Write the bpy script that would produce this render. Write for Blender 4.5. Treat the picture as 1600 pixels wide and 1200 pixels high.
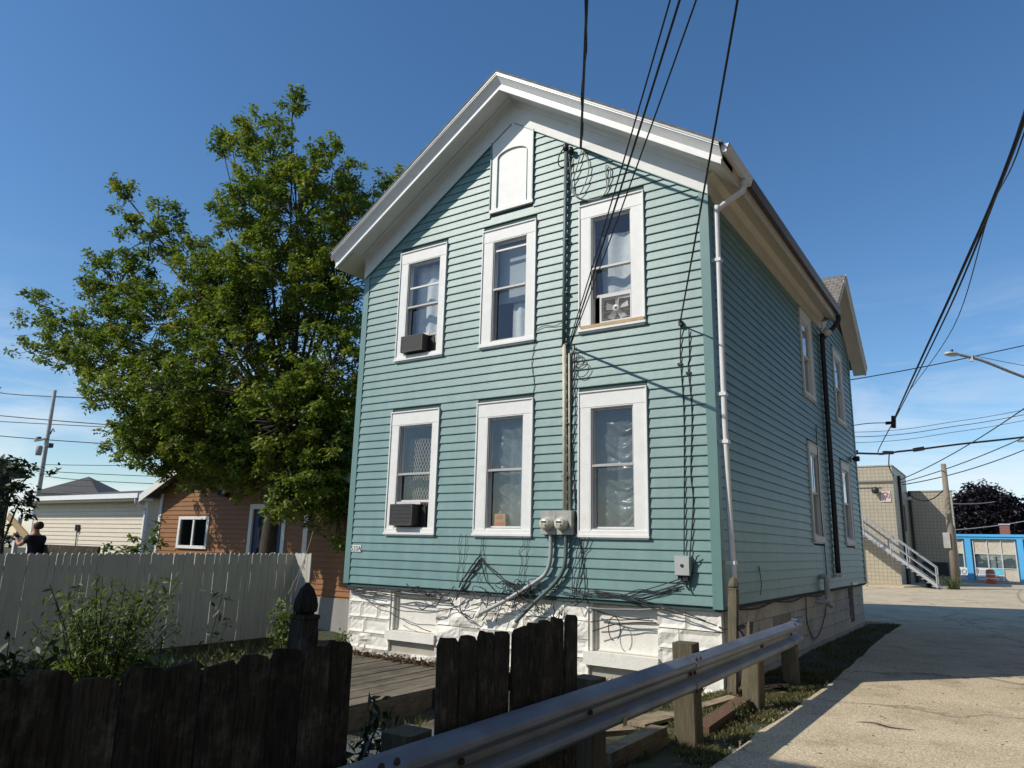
import bpy, math, random
import numpy as np
from mathutils import Vector, Matrix, Euler, noise
random.seed(7); RNG = np.random.default_rng(7)
SC = bpy.context.scene
for o in list(bpy.data.objects): bpy.data.objects.remove(o)
COL = SC.collection
R = math.radians

# ------------------------------------------------------------------ camera
CAM_POS = Vector((9.917, -9.551, 1.563))
YAW, PITCH, ROLL = R(33.963), R(12.601), R(1.386)
cd = bpy.data.cameras.new('camera'); cam = bpy.data.objects.new('camera', cd); COL.objects.link(cam)
cd.sensor_fit = 'HORIZONTAL'; cd.sensor_width = 36.0; cd.lens = 1131.95 / 1600 * 36
cd.clip_start = 0.05; cd.clip_end = 3000
_f = Vector((-math.sin(YAW) * math.cos(PITCH), math.cos(YAW) * math.cos(PITCH), math.sin(PITCH)))
_r = Vector((math.cos(YAW), math.sin(YAW), 0)); _u = _r.cross(_f)
_c, _s = math.cos(ROLL), math.sin(ROLL)
_r2 = _c * _r + _s * _u; _u2 = -_s * _r + _c * _u
cam.matrix_world = Matrix(((_r2.x, _u2.x, -_f.x, CAM_POS.x), (_r2.y, _u2.y, -_f.y, CAM_POS.y), (_r2.z, _u2.z, -_f.z, CAM_POS.z), (0, 0, 0, 1)))
SC.camera = cam

# ------------------------------------------------------------------ sun and sky
SUN_DIR = Vector((0.78, 1.0, -1.05)).normalized()
SUN_EL = math.asin(-SUN_DIR.z); SUN_AZ = math.atan2(-SUN_DIR.x, -SUN_DIR.y)
sl = bpy.data.lights.new('sun', 'SUN'); sl.energy = 4.0; sl.angle = R(0.53); sl.color = (1.0, 0.93, 0.82)
so = bpy.data.objects.new('sun', sl); COL.objects.link(so)
so.rotation_euler = SUN_DIR.to_track_quat('-Z', 'Y').to_euler(); so.location = (-20, -26, 30)
w = bpy.data.worlds.new('World'); SC.world = w; w.use_nodes = True
nt = w.node_tree; nt.nodes.clear()
wo = nt.nodes.new('ShaderNodeOutputWorld'); bg = nt.nodes.new('ShaderNodeBackground')
sky = nt.nodes.new('ShaderNodeTexSky'); sky.sky_type = 'NISHITA'; sky.sun_disc = False
sky.sun_elevation = SUN_EL; sky.sun_rotation = SUN_AZ
sky.altitude = 0; sky.air_density = 1.0; sky.dust_density = 0.3; sky.ozone_density = 3.0
bg.inputs[1].default_value = 0.138
# thin wisps of cloud low over the horizon, the same all the way round
tc = nt.nodes.new('ShaderNodeTexCoord'); mp = nt.nodes.new('ShaderNodeMapping'); mp.inputs['Scale'].default_value = (1.0, 1.0, 5.5)
nz = nt.nodes.new('ShaderNodeTexNoise'); nz.inputs['Scale'].default_value = 3.1; nz.inputs['Detail'].default_value = 8; nz.inputs['Roughness'].default_value = 0.62; nz.inputs['Distortion'].default_value = 0.5
rp = nt.nodes.new('ShaderNodeValToRGB'); rp.color_ramp.elements[0].position = 0.46; rp.color_ramp.elements[1].position = 0.70
sx = nt.nodes.new('ShaderNodeSeparateXYZ')
mr = nt.nodes.new('ShaderNodeMapRange'); mr.inputs[1].default_value = 0.02; mr.inputs[2].default_value = 0.33; mr.inputs[3].default_value = 0.95; mr.inputs[4].default_value = 0.0
ml = nt.nodes.new('ShaderNodeMath'); ml.operation = 'MULTIPLY'
mx = nt.nodes.new('ShaderNodeMix'); mx.data_type = 'RGBA'
L = nt.links.new
L(tc.outputs['Generated'], mp.inputs['Vector']); L(mp.outputs[0], nz.inputs['Vector']); L(nz.outputs['Fac'], rp.inputs[0])
L(tc.outputs['Generated'], sx.inputs[0]); L(sx.outputs['Z'], mr.inputs[0]); L(rp.outputs[0], ml.inputs[0]); L(mr.outputs[0], ml.inputs[1])
hs = nt.nodes.new('ShaderNodeHueSaturation'); hs.inputs['Saturation'].default_value = 1.19; L(sky.outputs[0], hs.inputs['Color'])
L(ml.outputs[0], mx.inputs['Factor']); L(hs.outputs[0], mx.inputs['A']); mx.inputs['B'].default_value = (6.4, 6.7, 7.1, 1)
L(mx.outputs['Result'], bg.inputs[0]); L(bg.outputs[0], wo.inputs[0])
SC.view_settings.view_transform = 'Standard'; SC.view_settings.look = 'None'
SC.view_settings.exposure = 0.0; SC.view_settings.gamma = 1.0; SC.view_settings.use_curve_mapping = False
SC.render.engine = 'CYCLES'
SC.cycles.transparent_max_bounces = 16
SC.cycles.use_denoising = True

# ------------------------------------------------------------------ helpers
def WM(p):
    b = Matrix.LocRotScale(p.location, p.rotation_euler, p.scale)
    return b if p.parent is None else WM(p.parent) @ p.matrix_parent_inverse @ b
def setp(o, p):
    if p is not None:
        o.parent = p; o.matrix_parent_inverse = WM(p).inverted()
def tag(o, label=None, cat=None, group=None, kind=None):
    if label: o['label'] = label
    if cat: o['category'] = cat
    if group: o['group'] = group
    if kind: o['kind'] = kind
    return o
def thing(name, label, cat, loc=(0, 0, 0), group=None):
    o = bpy.data.objects.new(name, None); o.empty_display_size = 0.1; o.location = loc; COL.objects.link(o)
    return tag(o, label, cat, group)
def place(name, mesh, parent=None, loc=(0, 0, 0), rot=(0, 0, 0), scale=(1, 1, 1)):
    o = bpy.data.objects.new(name, mesh); COL.objects.link(o)
    o.location = loc; o.rotation_euler = rot; o.scale = scale
    setp(o, parent); return o

class MB:
    def __init__(s): s.v = []; s.f = []; s.mi = []; s.cur = 0
    def add(s, vs, fs):
        n = len(s.v); s.v += [tuple(map(float, p)) for p in vs]
        for f in fs: s.f.append(tuple(i + n for i in f)); s.mi.append(s.cur)
        return s
    def box(s, x0, x1, y0, y1, z0, z1):
        return s.add([(x0, y0, z0), (x1, y0, z0), (x1, y1, z0), (x0, y1, z0), (x0, y0, z1), (x1, y0, z1), (x1, y1, z1), (x0, y1, z1)],
                     [(0, 3, 2, 1), (4, 5, 6, 7), (0, 1, 5, 4), (1, 2, 6, 5), (2, 3, 7, 6), (3, 0, 4, 7)])
    def obox(s, c, sx, sy, sz, rot=(0, 0, 0)):
        m = Euler(rot).to_matrix(); c = Vector(c); P = []
        for z in (-1, 1):
            for x, y in ((-1, -1), (1, -1), (1, 1), (-1, 1)): P.append(c + m @ Vector((x * sx / 2, y * sy / 2, z * sz / 2)))
        return s.add(P, [(0, 3, 2, 1), (4, 5, 6, 7), (0, 1, 5, 4), (1, 2, 6, 5), (2, 3, 7, 6), (3, 0, 4, 7)])
    def prism(s, A, B):                     # two matching rings of points
        n = len(A)
        return s.add(list(A) + list(B), [tuple(range(n))[::-1], tuple(range(n, 2 * n))] + [(i, (i + 1) % n, n + (i + 1) % n, n + i) for i in range(n)])
    def tube(s, pts, r, n=6, cap=True):
        pts = [Vector(p) for p in pts]; k = len(pts)
        rr = [r] * k if isinstance(r, (int, float)) else r
        t = [(pts[min(i + 1, k - 1)] - pts[max(i - 1, 0)]).normalized() for i in range(k)]
        up = Vector((0, 0, 1)) if abs(t[0].z) < 0.9 else Vector((1, 0, 0))
        a = t[0].cross(up).normalized(); base = len(s.v); V = []; F = []
        for i in range(k):
            a = (a - t[i] * a.dot(t[i]))
            a = a.normalized() if a.length > 1e-6 else t[i].orthogonal().normalized()
            b = t[i].cross(a)
            for j in range(n):
                q = 2 * math.pi * j / n; V.append(pts[i] + (a * math.cos(q) + b * math.sin(q)) * rr[i])
        for i in range(k - 1):
            for j in range(n): F.append((i * n + j, i * n + (j + 1) % n, (i + 1) * n + (j + 1) % n, (i + 1) * n + j))
        if cap: F.append(tuple(range(n))[::-1]); F.append(tuple(range((k - 1) * n, k * n)))
        return s.add(V, F)
    def lathe(s, prof, c, axis='z', n=20):  # prof: (radius, height)
        V = []; F = []; k = len(prof); c = Vector(c)
        for r, h in prof:
            for j in range(n):
                q = 2 * math.pi * j / n; x, y = r * math.cos(q), r * math.sin(q)
                p = {'z': (x, y, h), 'y': (x, h, y), 'x': (h, x, y)}[axis]; V.append(c + Vector(p))
        for i in range(k - 1):
            for j in range(n): F.append((i * n + j, i * n + (j + 1) % n, (i + 1) * n + (j + 1) % n, (i + 1) * n + j))
        F.append(tuple(range(n))[::-1]); F.append(tuple(range((k - 1) * n, k * n)))
        return s.add(V, F)
    def mesh(s, name, mats, smooth=False):
        m = bpy.data.meshes.new(name); m.from_pydata(s.v, [], s.f)
        for mm in (mats if isinstance(mats, (list, tuple)) else [mats]): m.materials.append(mm)
        if any(s.mi): m.polygons.foreach_set('material_index', s.mi)
        if smooth: m.polygons.foreach_set('use_smooth', [True] * len(m.polygons))
        m.update(); return m
    def build(s, name, mats, parent=None, smooth=False):
        return place(name, s.mesh(name, mats, smooth), parent)

def sag(a, b, d, n=14):
    a, b = Vector(a), Vector(b); out = []
    for i in range(n + 1):
        t = i / n; p = a.lerp(b, t); p.z -= d * 4 * t * (1 - t); out.append(p)
    return out
def bez(*P, n=10):                         # smooth curve through points (Catmull-Rom)
    P = [Vector(p) for p in P]; out = []
    for i in range(len(P) - 1):
        p0, p1, p2, p3 = P[max(i - 1, 0)], P[i], P[i + 1], P[min(i + 2, len(P) - 1)]
        for k in range(n):
            t = k / n
            out.append(0.5 * ((2 * p1) + (p2 - p0) * t + (2 * p0 - 5 * p1 + 4 * p2 - p3) * t * t + (3 * p1 - p0 - 3 * p2 + p3) * t ** 3))
    out.append(P[-1]); return out

# ------------------------------------------------------------------ materials
def newmat(name):
    m = bpy.data.materials.new(name); m.use_nodes = True; t = m.node_tree
    return m, t, t.nodes['Principled BSDF'], t.links.new
def mat(name, col, rough=0.6, metal=0.0, var=0.12, vscale=3.0, vstretch=(1, 1, 1), bump=0.0, bscale=40.0, bstretch=(1, 1, 1), col2=None, patch=(0.45, 0.62), pscale=1.5, coord='pos', spec=0.5, rand=0.0):
    m, t, b, L = newmat(name); N = t.nodes.new
    b.inputs['Roughness'].default_value = rough; b.inputs['Metallic'].default_value = metal; b.inputs['Specular IOR Level'].default_value = spec
    if coord == 'pos': src = N('ShaderNodeNewGeometry').outputs['Position']
    else:
        tcn = N('ShaderNodeTexCoord'); oi = N('ShaderNodeObjectInfo'); va = N('ShaderNodeVectorMath'); va.operation = 'ADD'
        cm = N('ShaderNodeCombineXYZ'); mu = N('ShaderNodeMath'); mu.operation = 'MULTIPLY'; mu.inputs[1].default_value = 37.0
        L(oi.outputs['Random'], mu.inputs[0]); L(mu.outputs[0], cm.inputs[0]); L(mu.outputs[0], cm.inputs[2]); L(tcn.outputs['Object'], va.inputs[0]); L(cm.outputs[0], va.inputs[1]); src = va.outputs[0]
    def nz_(scale, stretch, detail=5, rough_=0.6):
        mp_ = N('ShaderNodeMapping'); mp_.inputs['Scale'].default_value = stretch; L(src, mp_.inputs['Vector'])
        n_ = N('ShaderNodeTexNoise'); n_.inputs['Scale'].default_value = scale; n_.inputs['Detail'].default_value = detail; n_.inputs['Roughness'].default_value = rough_
        L(mp_.outputs[0], n_.inputs['Vector']); return n_.outputs['Fac']
    f = nz_(vscale, vstretch)
    r = N('ShaderNodeMapRange'); r.inputs[1].default_value = 0.3; r.inputs[2].default_value = 0.7; r.inputs[3].default_value = 1 - var; r.inputs[4].default_value = 1 + var; L(f, r.inputs[0])
    fac = r.outputs[0]
    if rand:
        oi = N('ShaderNodeObjectInfo'); rr = N('ShaderNodeMapRange'); rr.inputs[3].default_value = 1 - rand; rr.inputs[4].default_value = 1 + rand; L(oi.outputs['Random'], rr.inputs[0])
        mm = N('ShaderNodeMath'); mm.operation = 'MULTIPLY'; L(fac, mm.inputs[0]); L(rr.outputs[0], mm.inputs[1]); fac = mm.outputs[0]
    base = N('ShaderNodeMix'); base.data_type = 'RGBA'; base.inputs['A'].default_value = (*col, 1); base.inputs['B'].default_value = (*(col2 or col), 1)
    if col2:
        p = nz_(pscale, (1, 1, 1), 7, 0.7); pr_ = N('ShaderNodeMapRange'); pr_.inputs[1].default_value = patch[0]; pr_.inputs[2].default_value = patch[1]; L(p, pr_.inputs[0]); L(pr_.outputs[0], base.inputs['Factor'])
    else: base.inputs['Factor'].default_value = 0
    vm = N('ShaderNodeVectorMath'); vm.operation = 'SCALE'; L(base.outputs['Result'], vm.inputs[0]); L(fac, vm.inputs['Scale'])
    L(vm.outputs[0], b.inputs['Base Color'])
    if bump:
        bn = N('ShaderNodeBump'); bn.inputs['Strength'].default_value = bump; bn.inputs['Distance'].default_value = 0.02; L(nz_(bscale, bstretch, 4), bn.inputs['Height']); L(bn.outputs[0], b.inputs['Normal'])
    return m

M = {}
M['siding'] = mat('siding teal vinyl', (0.136, 0.248, 0.235), 0.42, var=0.09, vscale=2.0, vstretch=(2.2, 2.2, 0.35), bump=0.12, bscale=26, bstretch=(0.35, 0.35, 7), col2=(0.168, 0.286, 0.27), patch=(0.42, 0.66), pscale=1.3, rand=0.035)
M['siding_side'] = M['siding']
M['corner'] = mat('corner board vinyl', (0.138, 0.25, 0.236), 0.4, var=0.05)
M['sheath'] = mat('sheathing', (0.05, 0.08, 0.08), 0.9)
M['trim'] = mat('trim paint', (0.78, 0.775, 0.74), 0.5, var=0.05, vscale=6, col2=(0.62, 0.60, 0.55), patch=(0.62, 0.8), pscale=5, bump=0.08, bscale=30, bstretch=(1, 1, 4))
M['trim2'] = mat('soffit paint', (0.72, 0.72, 0.70), 0.55, var=0.05, vscale=4, col2=(0.55, 0.54, 0.50), patch=(0.6, 0.8), pscale=2.5)
M['cream'] = mat('eave bounce tint', (0.70, 0.66, 0.57), 0.6, var=0.06)  # white eave paint, with warm bounced light put into the colour
M['metal_white'] = mat('white metal', (0.80, 0.80, 0.79), 0.32, var=0.05, vscale=8, col2=(0.55, 0.53, 0.5), patch=(0.62, 0.8), pscale=6)
M['brown'] = mat('gutter brown', (0.085, 0.045, 0.035), 0.45, var=0.15, vscale=5)
M['black'] = mat('black metal', (0.02, 0.02, 0.022), 0.45, var=0.1)
M['cable'] = mat('cable black', (0.012, 0.012, 0.014), 0.55, var=0.1)
M['cable_grey'] = mat('cable grey', (0.25, 0.25, 0.25), 0.6, var=0.1)
M['shingle'] = mat('roof shingle', (0.13, 0.13, 0.125), 0.95, var=0.25, vscale=14, bump=0.4, bscale=90, col2=(0.19, 0.18, 0.16), pscale=6)
M['drip'] = mat('drip edge', (0.30, 0.31, 0.32), 0.5, metal=0.3)
M['found'] = mat('foundation paint', (0.80, 0.775, 0.70), 0.75, var=0.07, vscale=5, col2=(0.60, 0.53, 0.42), patch=(0.60, 0.80), pscale=3.5, bump=0.35, bscale=34)
def splash(m, z0, z1, col):
    t = m.node_tree; b = t.nodes['Principled BSDF']; N = t.nodes.new; L_ = t.links.new; src = b.inputs['Base Color'].links[0].from_socket
    ge = N('ShaderNodeNewGeometry'); sp_ = N('ShaderNodeSeparateXYZ'); L_(ge.outputs['Position'], sp_.inputs[0]); n_ = N('ShaderNodeTexNoise'); n_.inputs['Scale'].default_value = 5; n_.inputs['Detail'].default_value = 7; L_(ge.outputs['Position'], n_.inputs['Vector'])
    a = N('ShaderNodeMath'); a.operation = 'MULTIPLY_ADD'; a.inputs[1].default_value = 0.5; L_(n_.outputs['Fac'], a.inputs[0]); L_(sp_.outputs['Z'], a.inputs[2])
    r = N('ShaderNodeMapRange'); r.inputs[1].default_value = z0 + 0.25; r.inputs[2].default_value = z1 + 0.25; r.inputs[3].default_value = 0.75; r.inputs[4].default_value = 0; L_(a.outputs[0], r.inputs[0])
    x = N('ShaderNodeMix'); x.data_type = 'RGBA'; L_(r.outputs[0], x.inputs['Factor']); L_(src, x.inputs['A']); x.inputs['B'].default_value = (*col, 1); L_(x.outputs['Result'], b.inputs['Base Color'])
splash(M['found'], -0.42, -0.18, (0.23, 0.18, 0.12))
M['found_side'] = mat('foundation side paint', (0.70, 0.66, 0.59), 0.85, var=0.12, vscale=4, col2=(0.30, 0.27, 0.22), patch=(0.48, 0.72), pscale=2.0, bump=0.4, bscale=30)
M['mortar'] = mat('mortar', (0.40, 0.37, 0.31), 0.95, var=0.15, bump=0.2)
M['sash'] = mat('sash paint', (0.70, 0.69, 0.66), 0.45, var=0.06)
M['sash_grey'] = mat('storm frame', (0.42, 0.41, 0.39), 0.45, metal=0.2, var=0.08)
M['dark'] = mat('dark interior', (0.035, 0.035, 0.035), 0.9)
M['floor_in'] = mat('inner floor', (0.12, 0.085, 0.055), 0.8)
M['curtain'] = mat('lace curtain', (0.72, 0.73, 0.74), 0.9, var=0.10, vscale=12)
M['curtain_dark'] = mat('dark curtain', (0.18, 0.22, 0.26), 0.9, var=0.3, vscale=9)
M['blind'] = mat('window blind', (0.46, 0.50, 0.53), 0.8, var=0.05)
M['card'] = mat('cardboard', (0.48, 0.30, 0.14), 0.9, var=0.15)
M['raw_wood'] = mat('raw timber', (0.52, 0.37, 0.20), 0.8, var=0.2, vscale=12, vstretch=(1, 6, 6))
M['ac_dark'] = mat('air conditioner grey', (0.065, 0.062, 0.058), 0.6, var=0.15, vscale=9)
M['ac_black'] = mat('air conditioner black', (0.022, 0.021, 0.02), 0.55)
M['plastic_white'] = mat('white plastic', (0.62, 0.61, 0.58), 0.4)
M['meter'] = mat('meter enamel', (0.40, 0.40, 0.37), 0.5, var=0.1, vscale=12, col2=(0.30, 0.29, 0.26), pscale=10)
M['meter_face'] = mat('meter face', (0.58, 0.56, 0.46), 0.25, var=0.05)
M['conduit'] = mat('conduit grey', (0.42, 0.43, 0.42), 0.45, metal=0.3, var=0.15, vscale=14)
M['conduit_old'] = mat('service pipe', (0.12, 0.15, 0.15), 0.55, metal=0.3, var=0.2, vscale=10)
M['pipe_cream'] = mat('pipe cream', (0.60, 0.56, 0.44), 0.6, var=0.2, vscale=10, col2=(0.33, 0.27, 0.15), patch=(0.55, 0.7), pscale=7)
M['wood_dark'] = mat('old fence wood', (0.062, 0.051, 0.037), 0.9, var=0.6, vscale=9, vstretch=(9, 9, 0.9), bump=1.0, bscale=22, bstretch=(8, 8, 0.7), col2=(0.15, 0.135, 0.10), patch=(0.50, 0.70), pscale=9, coord='obj', rand=0.4, spec=0.2)
M['wood_post'] = mat('treated post', (0.14, 0.115, 0.07), 0.85, var=0.3, vscale=8, vstretch=(6, 6, 0.6), bump=0.5, bscale=20, bstretch=(6, 6, 0.6), col2=(0.085, 0.085, 0.05), patch=(0.45, 0.7), pscale=2.5, coord='obj', rand=0.15)
M['deck'] = mat('deck boards', (0.17, 0.142, 0.10), 0.9, var=0.35, vscale=8, vstretch=(7, 0.6, 7), bump=0.6, bscale=20, bstretch=(7, 0.6, 7), col2=(0.11, 0.095, 0.07), pscale=2.2, coord='obj', rand=0.3)
M['plank'] = mat('ground planks', (0.30, 0.23, 0.14), 0.9, var=0.35, vscale=9, vstretch=(6, 0.7, 6), bump=0.5, bscale=22, bstretch=(6, 0.7, 6), col2=(0.16, 0.12, 0.08), pscale=3, coord='obj', rand=0.3)
M['timber_red'] = mat('red brown timber', (0.13, 0.075, 0.045), 0.9, var=0.35, vscale=9, vstretch=(6, 0.7, 6), bump=0.5, coord='obj', rand=0.2)
M['galv'] = mat('galvanised steel', (0.30, 0.32, 0.355), 0.58, metal=0.7, var=0.22, vscale=5, vstretch=(1, 0.4, 1), col2=(0.30, 0.28, 0.26), patch=(0.5, 0.75), pscale=4, bump=0.08, bscale=60)
M['rust'] = mat('rusty bolt', (0.10, 0.05, 0.03), 0.8, metal=0.3)
M['wfence'] = mat('white fence paint', (0.50, 0.485, 0.43), 0.6, var=0.07, vscale=6, vstretch=(3, 3, 0.6), col2=(0.38, 0.365, 0.30), patch=(0.58, 0.78), pscale=2.2, coord='obj', rand=0.06)
M['mossy'] = mat('mossy board', (0.085, 0.085, 0.04), 0.95, var=0.4, vscale=7, bump=0.4)
M['orange'] = mat('orange siding', (0.27, 0.12, 0.042), 0.6, var=0.12, vscale=5, vstretch=(0.5, 0.5, 3))
M['garage'] = mat('cream siding', (0.66, 0.58, 0.45), 0.55, var=0.05)
M['shed'] = mat('shed green', (0.035, 0.05, 0.045), 0.8, var=0.2)
M['roof_grey'] = mat('grey roof', (0.10, 0.095, 0.09), 0.95, var=0.2, vscale=9)
M['blue'] = mat('sky blue paint', (0.10, 0.45, 0.80), 0.5, var=0.06)
M['panel'] = mat('pebble panel', (0.60, 0.53, 0.42), 0.9, var=0.25, vscale=16, bump=0.3)
M['shade_blind'] = mat('office blind', (0.24, 0.30, 0.31), 0.6, var=0.12, vscale=4, vstretch=(8, 8, 0.2))
M['poster'] = mat('poster paper', (0.74, 0.74, 0.74), 0.7, var=0.03)
M['ink'] = mat('poster ink', (0.05, 0.05, 0.06), 0.7)
M['ink_cyan'] = mat('poster cyan', (0.16, 0.55, 0.68), 0.7, var=0.2, vscale=5)
M['ink_blue'] = mat('poster blue', (0.25, 0.40, 0.62), 0.7)
M['ink_red'] = mat('poster red', (0.55, 0.12, 0.10), 0.7)
M['ink_orange'] = mat('poster orange', (0.75, 0.38, 0.08), 0.7)
M['barrel'] = mat('barrel orange', (0.72, 0.14, 0.03), 0.5, var=0.08)
M['brick_red'] = mat('chimney brick', (0.28, 0.10, 0.065), 0.9, var=0.2, vscale=12)
M['steel'] = mat('stair steel', (0.42, 0.43, 0.44), 0.55, metal=0.25, var=0.18, vscale=6, col2=(0.25, 0.18, 0.13), patch=(0.6, 0.75), pscale=3)
M['pole'] = mat('utility pole wood', (0.24, 0.20, 0.15), 0.9, var=0.25, vscale=6, vstretch=(5, 5, 0.5), bump=0.4, bscale=16, bstretch=(5, 5, 0.5))
M['pole_pale'] = mat('pale pole', (0.40, 0.39, 0.36), 0.8, var=0.15, vscale=6)
M['lamp_grey'] = mat('lamp housing', (0.55, 0.56, 0.56), 0.45, metal=0.2)
M['bark'] = mat('bark', (0.055, 0.045, 0.034), 0.95, var=0.35, vscale=8, vstretch=(4, 4, 0.8), bump=0.9, bscale=14, bstretch=(4, 4, 0.7))
M['skin'] = mat('skin', (0.50, 0.27, 0.19), 0.6, var=0.05)
M['hair'] = mat('reddish hair', (0.055, 0.028, 0.018), 0.8, var=0.2, vscale=30)
M['shirt'] = mat('black shirt', (0.012, 0.012, 0.015), 0.9)
M['trousers'] = mat('dark trousers', (0.03, 0.03, 0.04), 0.9)
M['plate'] = mat('number plate', (0.74, 0.73, 0.70), 0.6)
M['navy'] = mat('blue board', (0.035, 0.06, 0.13), 0.6)
M['door_blue'] = mat('door blue', (0.03, 0.06, 0.13), 0.5)
M['debris'] = mat('dry leaves', (0.10, 0.05, 0.03), 0.95, var=0.5, vscale=25)
M['neigh'] = mat('neighbour siding', (0.42, 0.40, 0.36), 0.7, var=0.06)

def glassmat(name, tint, gloss=0.06, rough=0.02):
    m, t, b, L = newmat(name); N = t.nodes.new; t.nodes.remove(b); out = t.nodes['Material Output']
    tr = N('ShaderNodeBsdfTransparent'); tr.inputs[0].default_value = (*tint, 1)
    gl = N('ShaderNodeBsdfGlossy'); gl.inputs['Roughness'].default_value = rough; gl.inputs[0].default_value = (0.95, 0.97, 1, 1)
    fr = N('ShaderNodeFresnel'); g0 = N('ShaderNodeNewGeometry'); im = N('ShaderNodeMapRange'); im.inputs[3].default_value = 1.5; im.inputs[4].default_value = 1 / 1.5; L(g0.outputs['Backfacing'], im.inputs[0]); L(im.outputs[0], fr.inputs['IOR'])
    ad = N('ShaderNodeMath'); ad.operation = 'ADD'; ad.inputs[1].default_value = gloss; ad.use_clamp = True
    ge = N('ShaderNodeNewGeometry'); bn = N('ShaderNodeBump'); nn = N('ShaderNodeTexNoise'); nn.inputs['Scale'].default_value = 2.2; bn.inputs['Strength'].default_value = 0.05; bn.inputs['Distance'].default_value = 0.05
    L(ge.outputs['Position'], nn.inputs['Vector']); L(nn.outputs['Fac'], bn.inputs['Height']); L(bn.outputs[0], gl.inputs['Normal'])
    mx_ = N('ShaderNodeMixShader'); L(fr.outputs[0], ad.inputs[0]); L(ad.outputs[0], mx_.inputs[0]); L(tr.outputs[0], mx_.inputs[1]); L(gl.outputs[0], mx_.inputs[2]); L(mx_.outputs[0], out.inputs[0])
    return m
M['glass'] = glassmat('window glass', (0.90, 0.92, 0.92), 0.0)
M['glass_side'] = glassmat('window glass side', (0.75, 0.8, 0.82), 0.10)
def filmmat():
    m, t, b, L = newmat('plastic film'); N = t.nodes.new; out = t.nodes['Material Output']
    b.inputs['Base Color'].default_value = (0.30, 0.315, 0.31, 1); b.inputs['Roughness'].default_value = 0.24; b.inputs['Specular IOR Level'].default_value = 0.8
    tr = N('ShaderNodeBsdfTransparent'); mx_ = N('ShaderNodeMixShader'); mx_.inputs[0].default_value = 0.40
    L(tr.outputs[0], mx_.inputs[1]); L(b.outputs[0], mx_.inputs[2]); L(mx_.outputs[0], out.inputs[0]); return m
M['film'] = filmmat()
def lacemat():
    m, t, b, L = newmat('lattice lace'); N = t.nodes.new; out = t.nodes['Material Output']
    b.inputs['Base Color'].default_value = (0.33, 0.28, 0.22, 1); b.inputs['Roughness'].default_value = 0.9
    ge = N('ShaderNodeNewGeometry'); sp = N('ShaderNodeSeparateXYZ'); L(ge.outputs['Position'], sp.inputs[0]); outs = []
    for s in (1, -1):
        a = N('ShaderNodeMath'); a.operation = 'MULTIPLY'; a.inputs[1].default_value = 52.0; L(sp.outputs['X'], a.inputs[0])
        c = N('ShaderNodeMath'); c.operation = 'MULTIPLY_ADD'; c.inputs[1].default_value = 24.0 * s; L(sp.outputs['Z'], c.inputs[0]); L(a.outputs[0], c.inputs[2])
        d = N('ShaderNodeMath'); d.operation = 'SINE'; L(c.outputs[0], d.inputs[0]); e = N('ShaderNodeMath'); e.operation = 'ABSOLUTE'; L(d.outputs[0], e.inputs[0]); outs.append(e)
    g_ = N('ShaderNodeMath'); g_.operation = 'MINIMUM'; L(outs[0].outputs[0], g_.inputs[0]); L(outs[1].outputs[0], g_.inputs[1])
    h = N('ShaderNodeMath'); h.operation = 'LESS_THAN'; h.inputs[1].default_value = 0.36; L(g_.outputs[0], h.inputs[0])
    tr = N('ShaderNodeBsdfTransparent'); mx_ = N('ShaderNodeMixShader'); L(h.outputs[0], mx_.inputs[0]); L(tr.outputs[0], mx_.inputs[1]); L(b.outputs[0], mx_.inputs[2]); L(mx_.outputs[0], out.inputs[0]); return m
M['lace'] = lacemat()

def leafmat(name, c1, c2, c3, trans=0.35):
    m, t, b, L = newmat(name); N = t.nodes.new; out = t.nodes['Material Output']
    at = N('ShaderNodeAttribute'); at.attribute_name = 'tint'
    rp_ = N('ShaderNodeValToRGB'); e = rp_.color_ramp.elements; e[0].color = (*c1, 1); e[1].color = (*c3, 1); e[1].position = 1; k = e.new(0.5); k.color = (*c2, 1)
    L(at.outputs['Fac'], rp_.inputs[0]); L(rp_.outputs[0], b.inputs['Base Color']); b.inputs['Roughness'].default_value = 0.5; b.inputs['Specular IOR Level'].default_value = 0.4
    tl = N('ShaderNodeBsdfTranslucent'); sc_ = N('ShaderNodeVectorMath'); sc_.operation = 'MULTIPLY'; sc_.inputs[1].default_value = (1.5, 1.5, 0.7); L(rp_.outputs[0], sc_.inputs[0]); L(sc_.outputs[0], tl.inputs[0])
    mx_ = N('ShaderNodeMixShader'); mx_.inputs[0].default_value = trans; L(b.outputs[0], mx_.inputs[1]); L(tl.outputs[0], mx_.inputs[2]); L(mx_.outputs[0], out.inputs[0]); return m
M['leaf'] = leafmat('maple leaf', (0.06, 0.11, 0.022), (0.155, 0.212, 0.038), (0.30, 0.31, 0.06), 0.38)
M['leaf_shrub'] = leafmat('shrub leaf', (0.06, 0.11, 0.03), (0.12, 0.17, 0.05), (0.2, 0.25, 0.08))
M['leaf_dark'] = leafmat('dark leaf', (0.015, 0.028, 0.012), (0.028, 0.048, 0.018), (0.05, 0.075, 0.03), 0.2)
M['leaf_purple'] = leafmat('purple leaf', (0.012, 0.010, 0.014), (0.020, 0.015, 0.022), (0.036, 0.028, 0.034), 0.12)
M['grass'] = leafmat('grass blade', (0.055, 0.07, 0.022), (0.11, 0.115, 0.04), (0.22, 0.18, 0.09), 0.2)

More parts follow.
